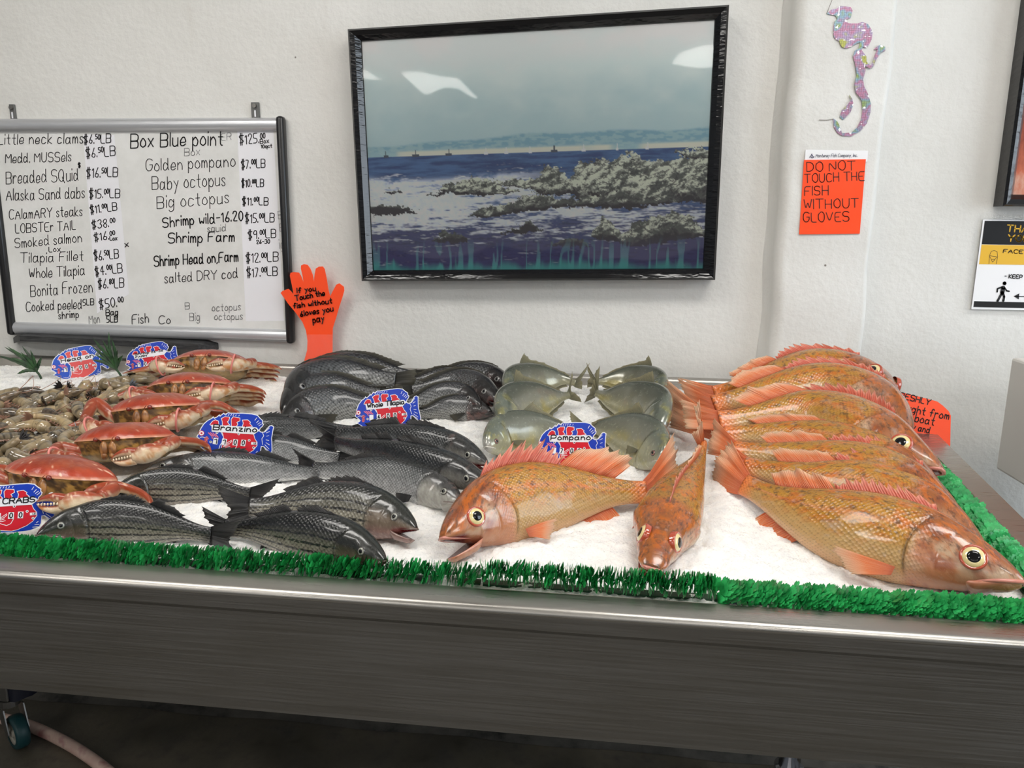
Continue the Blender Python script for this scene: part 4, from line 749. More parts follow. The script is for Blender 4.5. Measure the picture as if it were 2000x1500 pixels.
def skincol(sp, s, vn, n, n2, dark):
    g = SPC[sp]['gill']; hd = sst(g+.02, g-.04, s)
    if sp == 'rockfish':
        c = mixc(lin(184, 160, 124), lin(178, 136, 54), sst(-.45, .15, vn+(n-.5)*.6)); c = mixc(c, lin(150, 112, 62), sst(.4, 1.0, vn)*.7); c = mixc(c, lin(206, 172, 148), sst(-.55, -.95, vn)*.8)
        h = mixc(lin(188, 134, 112), lin(156, 98, 60), sst(0, .6, vn+(n2-.5))); h = mixc(h, lin(205, 188, 182), sst(.45, .60, n)*.9*sst(.8, .1, np.abs(vn+.15))); h = mixc(h, lin(140, 74, 60), sst(.52, .7, n2)*.6)
        c = mixc(c, h, hd); return mixc(c, lin(214, 148, 132), .55*np.exp(-((vn-.22-.25*sst(.8, .3, s)*.6)/.07)**2)*(1-hd))
    if sp == 'bass':
        c = mixc(lin(158, 152, 136), lin(104, 102, 92), sst(-.5, .25, vn)); c = mixc(c, lin(26, 29, 30), sst(.15, .72, vn+.25*dark)); c = mixc(c, lin(190, 180, 172), sst(-.6, -.95, vn)*.7)
        h = mixc(lin(136, 120, 104), lin(46, 48, 44), sst(-.2, .35, vn+.2*dark+(n-.5)*.3)); h = mixc(h, lin(184, 142, 134), sst(-.35, -.8, vn)*.8)
        return mixc(mixc(c, h, hd), mixc(c, h, hd)*.45, np.full(len(s), max(dark, 0)*.75))
    if sp == 'branzino':
        c = mixc(lin(150, 150, 150), lin(104, 106, 106), sst(-.5, .2, vn)); c = mixc(c, lin(42, 45, 48), sst(.15, .7, vn+.30*dark)); c = mixc(c, lin(206, 206, 204), sst(-.6, -.95, vn)); h = mixc(lin(178, 176, 168), lin(70, 70, 70), sst(-.15, .5, vn+(n-.5)*.5)); h = mixc(h, lin(170, 140, 132), sst(.6, .75, n2)*.5)
        c = mixc(c, h, hd); c = mixc(c, lin(60, 60, 62), .5*np.exp(-((vn-.2)/.03)**2)*(1-hd)); return mixc(c, c*.38, np.full(len(s), max(dark, 0)))
    if sp == 'tilapia':
        c = mixc(lin(100, 100, 97), lin(58, 59, 60), sst(-.4, .4, vn)); c = mixc(c, lin(28, 28, 31), sst(.45, .9, vn)); h = mixc(lin(60, 50, 48), lin(34, 32, 33), sst(-.2, .5, vn+(n-.5))); h = mixc(h, lin(126, 92, 86), sst(.52, .7, n2)*sst(.5, -.2, vn)*.7); h = mixc(h, lin(20, 19, 20), sst(.10, .0, s)*.8)
        return mixc(c, h, hd)
    c = mixc(lin(168, 164, 136), lin(132, 132, 116), sst(-.4, .3, vn)); c = mixc(c, lin(92, 96, 84), sst(.2, .95, vn)); c = mixc(c, lin(186, 170, 84), sst(.48, .7, n)*.55*sst(.5, -.5, vn)); h = mixc(lin(182, 180, 150), lin(120, 126, 112), sst(-.2, .6, vn)); h = mixc(h, lin(176, 168, 96), sst(.5, .68, n2)*.6); h = mixc(h, lin(206, 204, 196), sst(.05, .0, s))
    return mixc(c, h, hd)
FG = {'rockfish': 'vermilion rockfish on the ice', 'bass': 'striped bass on the ice', 'branzino': 'branzino on the ice', 'tilapia': 'whole tilapia on the ice', 'pompano': 'pompano on the ice'}
FN = {'rockfish': 'rockfish', 'bass': 'striped_bass', 'branzino': 'branzino', 'tilapia': 'tilapia', 'pompano': 'pompano'}
def fish(sp, pts, label, lean=32, k=1.0, hb=.75, dh=0.0, tail=None, mouth=0.0, dark=0.0, res=1.0, dfin=1.0, seed=0, tailh=None, pect=True, dbend=.15, snout_dh=0.0, wk=1.0, tfan=1.0, eyey=None):
    S = SPC[sp]; rg_ = np.random.default_rng(seed+100); cl = math.cos(R(lean)); SL = .3
    for _ in range(3):
        bm_ = -min(S['bot'])*k*SL; h0 = -.020+hb*bm_*cl+dh; hh = [h0+snout_dh*(1-i/(len(pts)-1))-.012*(i/(len(pts)-1))**2*(1 if tailh is None else 0)+(0 if tailh is None else (tailh-h0)*(i/(len(pts)-1))**2) for i in range(len(pts))]
        C = np.array([B(p[0], p[1], h) for p, h in zip(pts, hh)]); P = catmull(C, 161); SL = float(np.sum(np.linalg.norm(np.diff(P, axis=0), axis=1)))
    d = np.r_[0, np.cumsum(np.linalg.norm(np.diff(P, axis=0), axis=1))]/SL; T = np.gradient(P, axis=0); T /= np.linalg.norm(T, axis=1)[:, None]
    sd = np.cross(BN, T); sd /= np.linalg.norm(sd, axis=1)[:, None]
    if np.mean(sd@BT) < 0: sd = -sd
    D = BN*cl+sd*math.sin(R(lean)); D = D-T*np.sum(D*T, 1)[:, None]; D /= np.linalg.norm(D, axis=1)[:, None]; Lt = np.cross(T, D)
    if np.mean(np.sum(Lt*(CAM-P), 1)) < 0: Lt = -Lt
    tdir = T[-1]
    if tail is not None: tdir = B(tail[0], tail[1], tail[2] if len(tail) > 2 else hh[-1])-P[-1]; TL = np.linalg.norm(tdir); tdir = tdir/TL
    else: TL = SL*.2
    def mp(s, x, y):
        s = np.asarray(s, float); x = np.asarray(x, float)*SL; y = np.asarray(y, float)*SL; q = np.clip(s, 0, 1)
        f = lambda A: np.stack([np.interp(q, d, A[:, j]) for j in range(3)], -1)
        o = f(P)+f(D)*y[..., None]+f(Lt)*x[..., None]; lo = np.minimum(s, 0)[..., None]*SL*T[0]; hi = np.maximum(s-1, 0)[..., None]*SL*tdir; return o+lo+hi
    top = lambda s: pchip(S['s'], S['top'], s)*k; mx0, my0 = S['mline']; bot = (lambda s: np.where(np.asarray(s) < mx0*1.05, np.maximum(pchip(S['s'], S['bot'], s)*k, my0*k*(np.clip(np.asarray(s)/mx0, 0, 1.1))-.014), pchip(S['s'], S['bot'], s)*k)) if mouth > 0 else (lambda s: pchip(S['s'], S['bot'], s)*k); wid = lambda s: pchip(S['s'], S['w'], s)*(1+(wk-1)*(sst(.14, .36, s)+1.0*sst(.07, .0, s)))
    root = thing(FN[sp], P[80]-BN*.02, label, 'fish', FG[sp])
    NS, NR = int(120*res), int(44*res)//2*2; s = np.r_[np.linspace(0, .36, NS//2, endpoint=False), np.linspace(.36, 1, NS-NS//2)]; a = np.arange(NR)*2*np.pi/NR+np.pi/2
    Sg, A = np.meshgrid(s, a, indexing='ij'); sn, cs = np.sin(A), np.cos(A); tp = top(Sg); bt = bot(Sg); w = wid(Sg)
    vn = sn; y = np.where(sn > 0, tp*sn, -bt*sn); x = w*np.sign(cs)*np.abs(cs)**.85; sg = S['gill']-.055*(vn+.05)**2-.02*vn
    pl = sst(sg-.12, sg-.004, Sg)*(Sg < sg)*sst(.95, .6, np.abs(vn)); x = x*(1+.07*pl)-np.sign(cs)*.007*np.exp(-((Sg-sg-.006)/.006)**2)*sst(.95, .6, np.abs(vn)); pg = sg-.09; x = x-np.sign(cs)*.0022*np.exp(-((Sg-pg)/.005)**2)*sst(.8, .4, np.abs(vn))
    ex, ey, er = S['eye']; ey = ey if eyey is None else eyey; x = x+np.sign(cs)*.006*np.exp(-((Sg-ex)**2+(y-ey*k)**2)/(er*1.5)**2)
    bul = (nz(np.stack([Sg.ravel()*7, vn.ravel()*2+np.sign(cs).ravel()*5], 1), seed, 3)-.5).reshape(Sg.shape); x = x*(1+.10*bul)
    V = mp(Sg.ravel(), x.ravel(), y.ravel()); g = np.abs(((A-np.pi/2+np.pi) % (2*np.pi))-np.pi); per = (tp-bt)*.5*1.05
    uv = np.stack([Sg.ravel()+seed*1.37, (g*per*.98).ravel()], 1); uv2 = np.stack([Sg.ravel(), (vn*.5+.5).ravel()], 1); q3 = np.stack([Sg.ravel()*9+seed, y.ravel()*12, np.sign(cs).ravel()*3], 1)
    TONE = {'rockfish': np.array([.86, .74, .52]), 'bass': .84, 'branzino': .90, 'tilapia': .80, 'pompano': .82}[sp]; col = TONE*skincol(sp, Sg.ravel(), vn.ravel(), nz(q3, seed, 4, .6), nz(q3*1.7+5, seed+3, 4, .6), dark)
    gl = np.exp(-((Sg-sg-.004)/.006)**2)*sst(.95, .6, np.abs(vn)); col = mixc(col, col*.35, (gl*.8).ravel())
    fc = {'rockfish': lin(214, 110, 60), 'pompano': lin(130, 126, 98)}.get(sp, lin(40, 40, 40)); col = mixc(col, fc, sst(.90, 1.0, Sg).ravel()*.75)
    if mouth > 0: mm = sst(.10, .06, Sg)*sst(-.35, -.7, vn); col = mixc(col, lin(96, 32, 32), mm.ravel())
    i0 = np.arange(NS*NR).reshape(NS, NR); nx_ = np.roll(i0, -1, 1); F = np.stack([i0[:-1].ravel(), i0[1:].ravel(), nx_[1:].ravel(), nx_[:-1].ravel()], 1).tolist()
    F += [i0[0].tolist(), i0[-1][::-1].tolist()]; mk('body', V, F, S['mat'], root, uv=uv, uv2=uv2, col=col)
    # eyes
    for sdn in (1, -1):
        yy = ey*k; vq = np.clip(yy/float(top(ex)), -1, 1); xx = float(wid(ex))*math.sqrt(max(1-vq*vq, .05))**.85*1.0+.004; c = mp(np.array(ex), np.array(sdn*xx), np.array(yy)); j = int(ex*160)
        nrm = Lt[j]*sdn*math.sqrt(max(1-(vq*.55)**2, .1))+D[j]*vq*.55-T[j]*.18; nrm /= np.linalg.norm(nrm); e1 = T[j]-nrm*np.dot(T[j], nrm); e1 /= np.linalg.norm(e1); M = np.stack([e1, np.cross(nrm, e1), nrm], 1)*SL*er
        m = MB(); m.lathe([(1.12, -.5), (1.14, -.05), (1.06, .10), (.98, .10), (.90, .06)], c, M, 26, 0); m.lathe([(.92, .02), (.86, .12), (.66, .22), (.5, .27), (0, .3)], c, M, 26, 1)
        eo = m.build('eye', [S['rim'], S['iris']], root, smooth=True); m = MB(); m.lathe([(.56, .24), (.52, .285), (.34, .335), (0, .36)], c, M, 22); m.build('pupil', PUP, eo, smooth=True)
    # mouth
    mx, my = S['mline']; my *= k; lipm = S['mat']
    u = np.linspace(-1, 1, 31); ss = mx*np.abs(u)**1.3-.006; yl = my*np.abs(u)**1.2+(-.006)*(1-np.abs(u)); vv = np.clip(np.abs(yl)/np.maximum(-bot(np.maximum(ss, 0)), 1e-4), 0, .97); xl_ = np.sign(u)*wid(np.maximum(ss, 0))*np.sqrt(1-vv**2)*1.03
    rr = SL*(.0075 if sp == 'rockfish' else .005)*(1-.55*np.abs(u)**3); m = MB(); m.tube(mp(ss, xl_, yl+.004), rr, 8); nV = len(m.V[0])
    lipc = {'rockfish': lin(196, 128, 112), 'bass': lin(110, 92, 84), 'branzino': lin(128, 116, 110), 'tilapia': lin(40, 34, 34), 'pompano': lin(206, 202, 192)}[sp]*(1-.5*max(dark, 0))
    m.build('upper_lip', bpy.data.materials.get('lip_'+sp+str(dark)) or pm('lip_'+sp+str(dark), lipc, .25, Coat_Weight=.5), root, smooth=True)
    jl = S['jaw']; hs, hy = mx+.015, my-.006; op = R(mouth)-math.atan2(-my-.014, mx); n = 14; V = []; m_n = 12; F = []; fi = []
    wj = float(wid(hs))*math.sqrt(max(1-(hy/float(pchip(S['s'], S['bot'], hs))/k)**2, .15))**.85*1.02
    for i in range(n):
        f = i/(n-1); L_ = jl*f; cx = hs-L_*math.cos(op); cy = hy-L_*math.sin(op)+.010*f*f+(.035*k if mouth < 1 else .0)*0; ww = wj*(1-.5*f**2.2)*(.9+.1*min(f*8, 1)); dd = (.040*k)*(1-.5*f)*(.35+.65*min(f*5, 1))*(1 if f < .96 else .6)
        for j in range(m_n):
            b_ = math.pi+math.pi*j/(m_n-1); V.append((cx+.25*dd*math.sin(b_)*0, ww*math.cos(b_), cy+dd*math.sin(b_)))
        V.append((cx, 0, cy-dd*.45))
    V = np.array(V); V3 = mp(V[:, 0], V[:, 1], V[:, 2]); w_ = m_n+1; mi = []
    for i in range(n-1):
        for j in range(m_n-1): F.append([i*w_+j, i*w_+j+1, (i+1)*w_+j+1, (i+1)*w_+j]); mi.append(0)
        F.append([i*w_, (i+1)*w_, (i+1)*w_+m_n, i*w_+m_n]); mi.append(1); F.append([i*w_+m_n, (i+1)*w_+m_n, (i+1)*w_+m_n-1, i*w_+m_n-1]); mi.append(1)
    F.append([(n-1)*w_+j for j in range(m_n)]); mi.append(0)
    jc = TONE*skincol(sp, np.full(len(V), .03), np.full(len(V), -.75), nz(V*60, seed), nz(V*70, seed+1), dark); jc = mixc(jc, lipc, .55*np.tile(np.r_[1, .6, np.zeros(m_n-4), .6, 1, 0], n))
    mk('lower_jaw', V3, F, [S['mat'], S['mouth']], root, uv=np.stack([V[:, 0]*0, V[:, 1]], 1), uv2=np.zeros((len(V), 2)), col=jc, mi=mi)
    # fins
    def finsheet(name, base, tips, mat, rows=5, notch=None, curve=0.0, thick=.0009):
        nr = len(base); V = []; UV = []; cols = 2*nr-1
        for c in range(cols):
            i = c//2
            if c % 2 == 0: b0, t0 = base[i], tips[i]
            else: b0 = (base[i]+base[i+1])/2; t0 = (tips[i]+tips[i+1])/2; t0 = b0+(t0-b0)*(1-(notch if notch is not None else 0.06))
            for r in range(rows):
                f = r/(rows-1); p = b0*(1-f)+t0*f; V.append(p+np.array([0, curve*math.sin(f*math.pi), 0])); UV.append((c/2.0, f))
        V = np.array(V); F = [[c*rows+r, (c+1)*rows+r, (c+1)*rows+r+1, c*rows+r+1] for c in range(cols-1) for r in range(rows-1)]
        o = mk(name, mp(V[:, 0], V[:, 1], V[:, 2]), F, mat, root, uv=np.array(UV)); md = o.modifiers.new('thickness', 'SOLIDIFY'); md.thickness = thick; md.offset = 0; return o
    rnd = lambda sc: rg_.normal(0, sc)
    def dorsal(name, s0, s1, n, hf, mat, sweep, notch, up=True):
        ss = np.linspace(s0, s1, n); hs_ = hf(np.linspace(0, 1, n)); b_ = []; t_ = []
        for si, h in zip(ss, hs_):
            yb = float(top(si))*.96 if up else float(bot(si))*.96; h = h*(1+rnd(.07)); sg_ = 1 if up else -1; b_.append(np.array([si, 0, yb])); t_.append(np.array([si+h*sweep+rnd(.006), -dbend*h+rnd(.10)*h, yb+sg_*h*math.sqrt(max(1-sweep*sweep*.5, .2))]))
        return finsheet(name, b_, t_, mat, notch=notch)
    if sp == 'rockfish':
        dorsal('spiny_dorsal_fin', .28, .62, 12, lambda q: (.035+.055*np.sin(q*math.pi*.9+.25))*dfin, S['dfin'], .75, .42); dorsal('soft_dorsal_fin', .62, .86, 12, lambda q: (.055+.055*np.sin(q*math.pi*.8+.3)**1.0)*dfin, S['fin'], 1.0, .04); dorsal('anal_fin', .68, .84, 8, lambda q: .05+.05*np.sin(q*3), S['fin'], .8, .05, False)
    elif sp == 'tilapia': dorsal('dorsal_fin', .25, .88, 22, lambda q: (.030+.02*q)*dfin, S['dfin'], 1.1, .12); dorsal('anal_fin', .62, .85, 10, lambda q: .05+.03*q, S['dfin'], .9, .08, False)
    elif sp == 'pompano': dorsal('dorsal_fin', .50, .92, 16, lambda q: (.105*np.exp(-q*5)+.014)*dfin, S['dfin'], .9, .05); dorsal('anal_fin', .52, .92, 14, lambda q: .14*np.exp(-q*5)+.02, S['dfin'], .9, .05, False)
    else:
        dorsal('spiny_dorsal_fin', .32, .56, 9, lambda q: (.02+.035*np.sin(q*math.pi))*dfin, S['dfin'], 1.1, .3); dorsal('soft_dorsal_fin', .60, .80, 10, lambda q: (.05*(1-.6*q))*dfin, S['dfin'], .95, .05); dorsal('anal_fin', .64, .78, 8, lambda q: .05*(1-.5*q), S['dfin'], .9, .05, False)
    n = 15; A_, fork, l0 = {'rockfish': (R(17), .08, 1.0), 'bass': (R(25), .52, 1.0), 'branzino': (R(23), .50, 1.0), 'tilapia': (R(14), .0, 1.0), 'pompano': (R(38), .60, 1.0)}[sp]
    b_ = []; t_ = []; A_ *= tfan; pd = float(top(1.0)); TLn = TL/SL
    for i in range(n):
        q = -1+2*i/(n-1); an = A_*q; L_ = TLn*(1-fork*(1-abs(q)**1.2))*(1+rnd(.03)); b_.append(np.array([.985, .0, pd*.95*q])); t_.append(np.array([1+L_*math.cos(an), rnd(.008)+.02*math.sin(q*3+seed), pd*.95*q+L_*math.sin(an)]))
    finsheet('tail_fin', b_, t_, S['fin'], rows=6, notch=.05)
    if pect:
        spx, spy = (S['gill']+.02, -.098*k) if sp == 'rockfish' else (S['gill']+.015, -.06*k); pa0, pa1 = (-4, 20) if sp == 'rockfish' else (6, 26); plen = {'rockfish': .20, 'bass': .14, 'branzino': .12, 'tilapia': .24, 'pompano': .15}[sp]
        for sdn in (1, -1):
            b_ = []; t_ = []
            for i in range(11):
                q = i/10; an = R(pa0+pa1*q); xx = float(wid(spx))*1.0+.006; L_ = plen*(1-.35*q)*(1+rnd(.03)); b_.append(np.array([spx+.006*q, sdn*xx, spy-.03*q*k])); tx = spx+L_*math.cos(an); t_.append(np.array([tx, sdn*(max(float(wid(min(tx, 1))), 0)+.012+.02*q), spy-.03*q*k-L_*math.sin(an)]))
            finsheet('pectoral_fin', b_, t_, S['fin'], rows=4, curve=.006*sdn)
    return root
# the catch, laid out over the ice: centre lines from snout to tail
rk = 'rockfish'
fish(rk, [(1999, 1136), (1905, 1104), (1790, 1068), (1640, 1026), (1532, 986), (1452, 946)], 'largest orange rockfish at the front right, head on the corner of the table', 36, 1.0, .95, tail=(1398, 900), res=1.5, seed=1, dfin=.75)
fish(rk, [(1925, 1076), (1838, 1028), (1722, 974), (1582, 942), (1500, 920), (1452, 910)], 'orange rockfish second from the front of the right-hand stack', 42, .95, 1.1, dh=.012, tail=(1405, 890), seed=2, dfin=.75, eyey=-.02)
fish(rk, [(1886, 1026), (1815, 986), (1700, 932), (1574, 900), (1490, 885), (1432, 878)], 'yellow-orange rockfish third from the front of the right-hand stack', 42, .9, 1.2, dh=.02, tail=(1385, 850), seed=3, dfin=.6, eyey=-.02)
fish(rk, [(1850, 986), (1785, 946), (1690, 900), (1570, 860), (1480, 848), (1415, 850)], 'yellow rockfish in the middle of the right-hand stack, tail across the ice', 42, .85, 1.2, dh=.02, tail=(1300, 785), seed=4, dfin=.45, eyey=-.02, tfan=.7)
fish(rk, [(1840, 918), (1776, 892), (1690, 854), (1580, 812), (1480, 815), (1405, 822)], 'orange rockfish with a big golden eye beside the orange card', 42, .95, 1.2, dh=.03, tail=(1330, 812), tfan=.5, mouth=26, res=1.2, seed=5, dfin=.8)
fish(rk, [(1775, 838), (1720, 800), (1620, 766), (1520, 768), (1440, 780), (1395, 790)], 'rockfish second from the back of the right-hand stack, pale head', 42, .9, 1.2, dh=.03, tail=(1330, 768), tfan=.55, seed=6, dfin=.65, eyey=-.04)
fish(rk, [(1747, 774), (1694, 742), (1610, 726), (1520, 738), (1450, 755), (1395, 768)], 'rearmost rockfish of the right-hand stack against the pilaster', 32, .7, 1.2, dh=.035, tail=(1335, 756), tfan=.4, seed=7, dfin=.5, eyey=.05)
fish(rk, [(864, 1050), (925, 1016), (1005, 985), (1100, 968), (1195, 962), (1262, 962)], 'orange rockfish lying alone at the front centre, head left with open mouth', 34, 1.12, .85, tail=(1325, 905), mouth=30, res=1.5, seed=8, dfin=1.25)
fish(rk, [(1272, 1108), (1288, 1060), (1312, 1000), (1340, 945), (1362, 905), (1374, 872)], 'orange rockfish standing upright on its belly, head pointing at the viewer', -6, .80, .55, tail=(1362, 812, .10), res=1.4, wk=1.35, eyey=.055, mouth=16, seed=9, dfin=.5, tailh=.03)
bs = 'bass'
fish(bs, [(72, 1044), (130, 1026), (230, 1020), (330, 1030), (412, 1046)], 'dark striped bass at the front left with its head to the left', 16, 1.05, .8, tail=(480, 1066), dark=.7, res=1.3, seed=11)
fish(bs, [(753, 1094), (690, 1066), (595, 1046), (510, 1036), (440, 1032)], 'dark striped bass at the front with its head right, next to the parsley edging', 16, 1.05, .85, tail=(392, 1026), dark=.62, res=1.3, seed=12)
fish(bs, [(814, 1032), (750, 1008), (655, 990), (565, 988), (487, 992)], 'pale striped bass with open mouth and bold broken stripes, head right', 34, 1.12, .9, tail=(410, 996), dark=-.3, mouth=24, res=1.3, seed=13)
fish(bs, [(210, 976), (265, 956), (350, 950), (430, 956), (488, 966)], 'dark striped bass with its head tucked beside the front crab', 20, 1.05, .85, tail=(545, 978), dark=.5, res=1.2, seed=14)
br = 'branzino'
fish(br, [(284, 918), (345, 914), (440, 914), (540, 920), (624, 926)], 'silver branzino with its head left beside the crab claw', 34, 1.0, .85, tail=(678, 928), dark=-.1, res=1.2, seed=21)
fish(br, [(903, 982), (855, 958), (790, 936), (700, 926), (610, 918)], 'silver branzino with its pale head right above the striped bass', 36, 1.2, .8, tail=(560, 912), dark=-.25, res=1.2, seed=22)
fish(br, [(956, 948), (900, 924), (810, 902), (715, 880), (655, 866)], 'dark-backed branzino, head right just above the pale-headed one', 8, 1.0, .95, dh=.018, tail=(605, 854), dark=.72, res=1.2, seed=23)
fish(br, [(952, 905), (890, 878), (800, 862), (720, 852), (655, 848)], 'dark branzino with open mouth, rearmost of those with heads right', 20, 1.0, .9, dh=.006, tail=(600, 850), dark=.55, mouth=16, res=1.2, seed=24)
fish(br, [(376, 888), (430, 880), (520, 878), (600, 886), (662, 896)], 'silver branzino running behind the Branzino price tag', 34, 1.15, .9, tail=(718, 906), dark=-.05, res=1.2, seed=25)
fish(br, [(390, 856), (450, 846), (540, 840), (630, 838), (690, 842)], 'dark-backed branzino behind all the others, below the tilapia', 16, .95, .9, dh=.0, tail=(740, 850), dark=.6, seed=26)
tl = 'tilapia'
fish(tl, [(549, 826), (590, 806), (650, 794), (705, 792), (748, 792)], 'front tilapia of the left-hand row, cloudy eye facing out', 26, .92, .85, tail=(790, 790), res=1.1, seed=31)
fish(tl, [(552, 804), (595, 776), (655, 764), (705, 766), (740, 772)], 'second tilapia from the front of the left-hand row', 28, .85, 1.0, dh=.01, tail=(785, 778), seed=32)
fish(tl, [(560, 786), (605, 756), (675, 738), (735, 738), (772, 742)], 'third tilapia from the front of the left-hand row, tail fin showing', 32, .86, 1.0, dh=.015, tail=(812, 742), seed=33)
fish(tl, [(596, 755), (640, 730), (710, 722), (770, 728), (800, 734)], 'rearmost tilapia of the left-hand row by the orange glove sign', 30, .72, 1.0, dh=.01, tail=(838, 742), seed=34)
fish(tl, [(962, 806), (920, 800), (880, 800), (840, 806), (812, 810)], 'front tilapia of the right-hand row, cloudy eye facing out', 28, .88, .85, tail=(780, 812), res=1.1, seed=35)
fish(tl, [(940, 792), (900, 778), (855, 778), (815, 786), (785, 792)], 'second tilapia from the front of the right-hand row', 28, .85, 1.0, dh=.008, tail=(755, 798), seed=36)
fish(tl, [(976, 783), (935, 766), (885, 754), (840, 758), (805, 764)], 'third tilapia from the front of the right-hand row, mouth open', 28, .85, 1.0, dh=.012, tail=(772, 770), mouth=14, seed=37)
fish(tl, [(930, 764), (895, 748), (855, 740), (820, 744), (798, 748)], 'tilapia wedged between others near the back of the right-hand row', 28, .75, 1.0, dh=.01, tail=(770, 752), seed=38)
fish(tl, [(1001, 758), (965, 744), (920, 738), (860, 744), (815, 750)], 'rearmost tilapia of the right-hand row, head by the first pompano', 28, .72, .9, dh=.0, tail=(780, 752), seed=39)
po = 'pompano'
fish(po, [(948, 872), (985, 852), (1040, 842), (1095, 842), (1132, 848)], 'front pompano of the left-hand three, head left', 26, .92, .85, tail=(1170, 850), res=1.2, seed=41)
fish(po, [(985, 838), (1005, 805), (1045, 784), (1088, 776), (1112, 772)], 'middle pompano of the left-hand three, tail standing up', 30, .95, .9, dh=.005, tail=(1128, 752, .03), res=1.1, seed=42)
fish(po, [(998, 786), (1020, 756), (1062, 742), (1102, 742), (1124, 748)], 'rearmost pompano of the left-hand three', 30, .95, .9, dh=.005, tail=(1150, 732, .03), res=1.1, seed=43)
fish(po, [(1296, 900), (1268, 872), (1222, 848), (1178, 838), (1140, 836)], 'front pompano of the right-hand three with a reddish eye, head right', 30, 1.0, .9, tail=(1100, 832), res=1.3, seed=44)
fish(po, [(1286, 846), (1270, 808), (1230, 785), (1188, 776), (1164, 768)], 'middle pompano of the right-hand three', 30, .95, .9, dh=.005, tail=(1150, 745, .03), res=1.1, seed=45)
fish(po, [(1284, 790), (1266, 760), (1224, 744), (1182, 744), (1162, 746)], 'rearmost pompano of the right-hand three', 30, .95, .9, dh=.005, tail=(1140, 728, .03), res=1.1, seed=46)
# ---------------------------------------------------------------- crabs
def shellmat(nm, rough, bumps):
    t = NT(nm); c = vcol(t); n_ = t.noise(t.coord(), 90, 4, .6); n2 = t.noise(t.coord(), 26, 4, .6)
    c = t.mix(t.ramp(n2, (.35, .30), (.65, 0.0)), c, (.05, .02, .012)); t.set(Base_Color=c, Roughness=rough, Coat_Weight=.2, Coat_Roughness=.2, Normal=t.bump(t.math('ADD', n_, n2), bumps, .003)); return t.m
SHELL = shellmat('crab_shell', .30, .35); CREAM = pm('crab_claw_tip', lin(226, 206, 176), .35); CEYE = pm('crab_eye', lin(120, 40, 26), .12, Coat_Weight=.6); BAND = pm('pink_rubber_band', lin(226, 138, 128), .5)
OR1, OR2, CRM, BRN, GLD = lin(146, 54, 30), lin(172, 80, 48), lin(226, 204, 170), lin(58, 40, 22), lin(150, 112, 52)
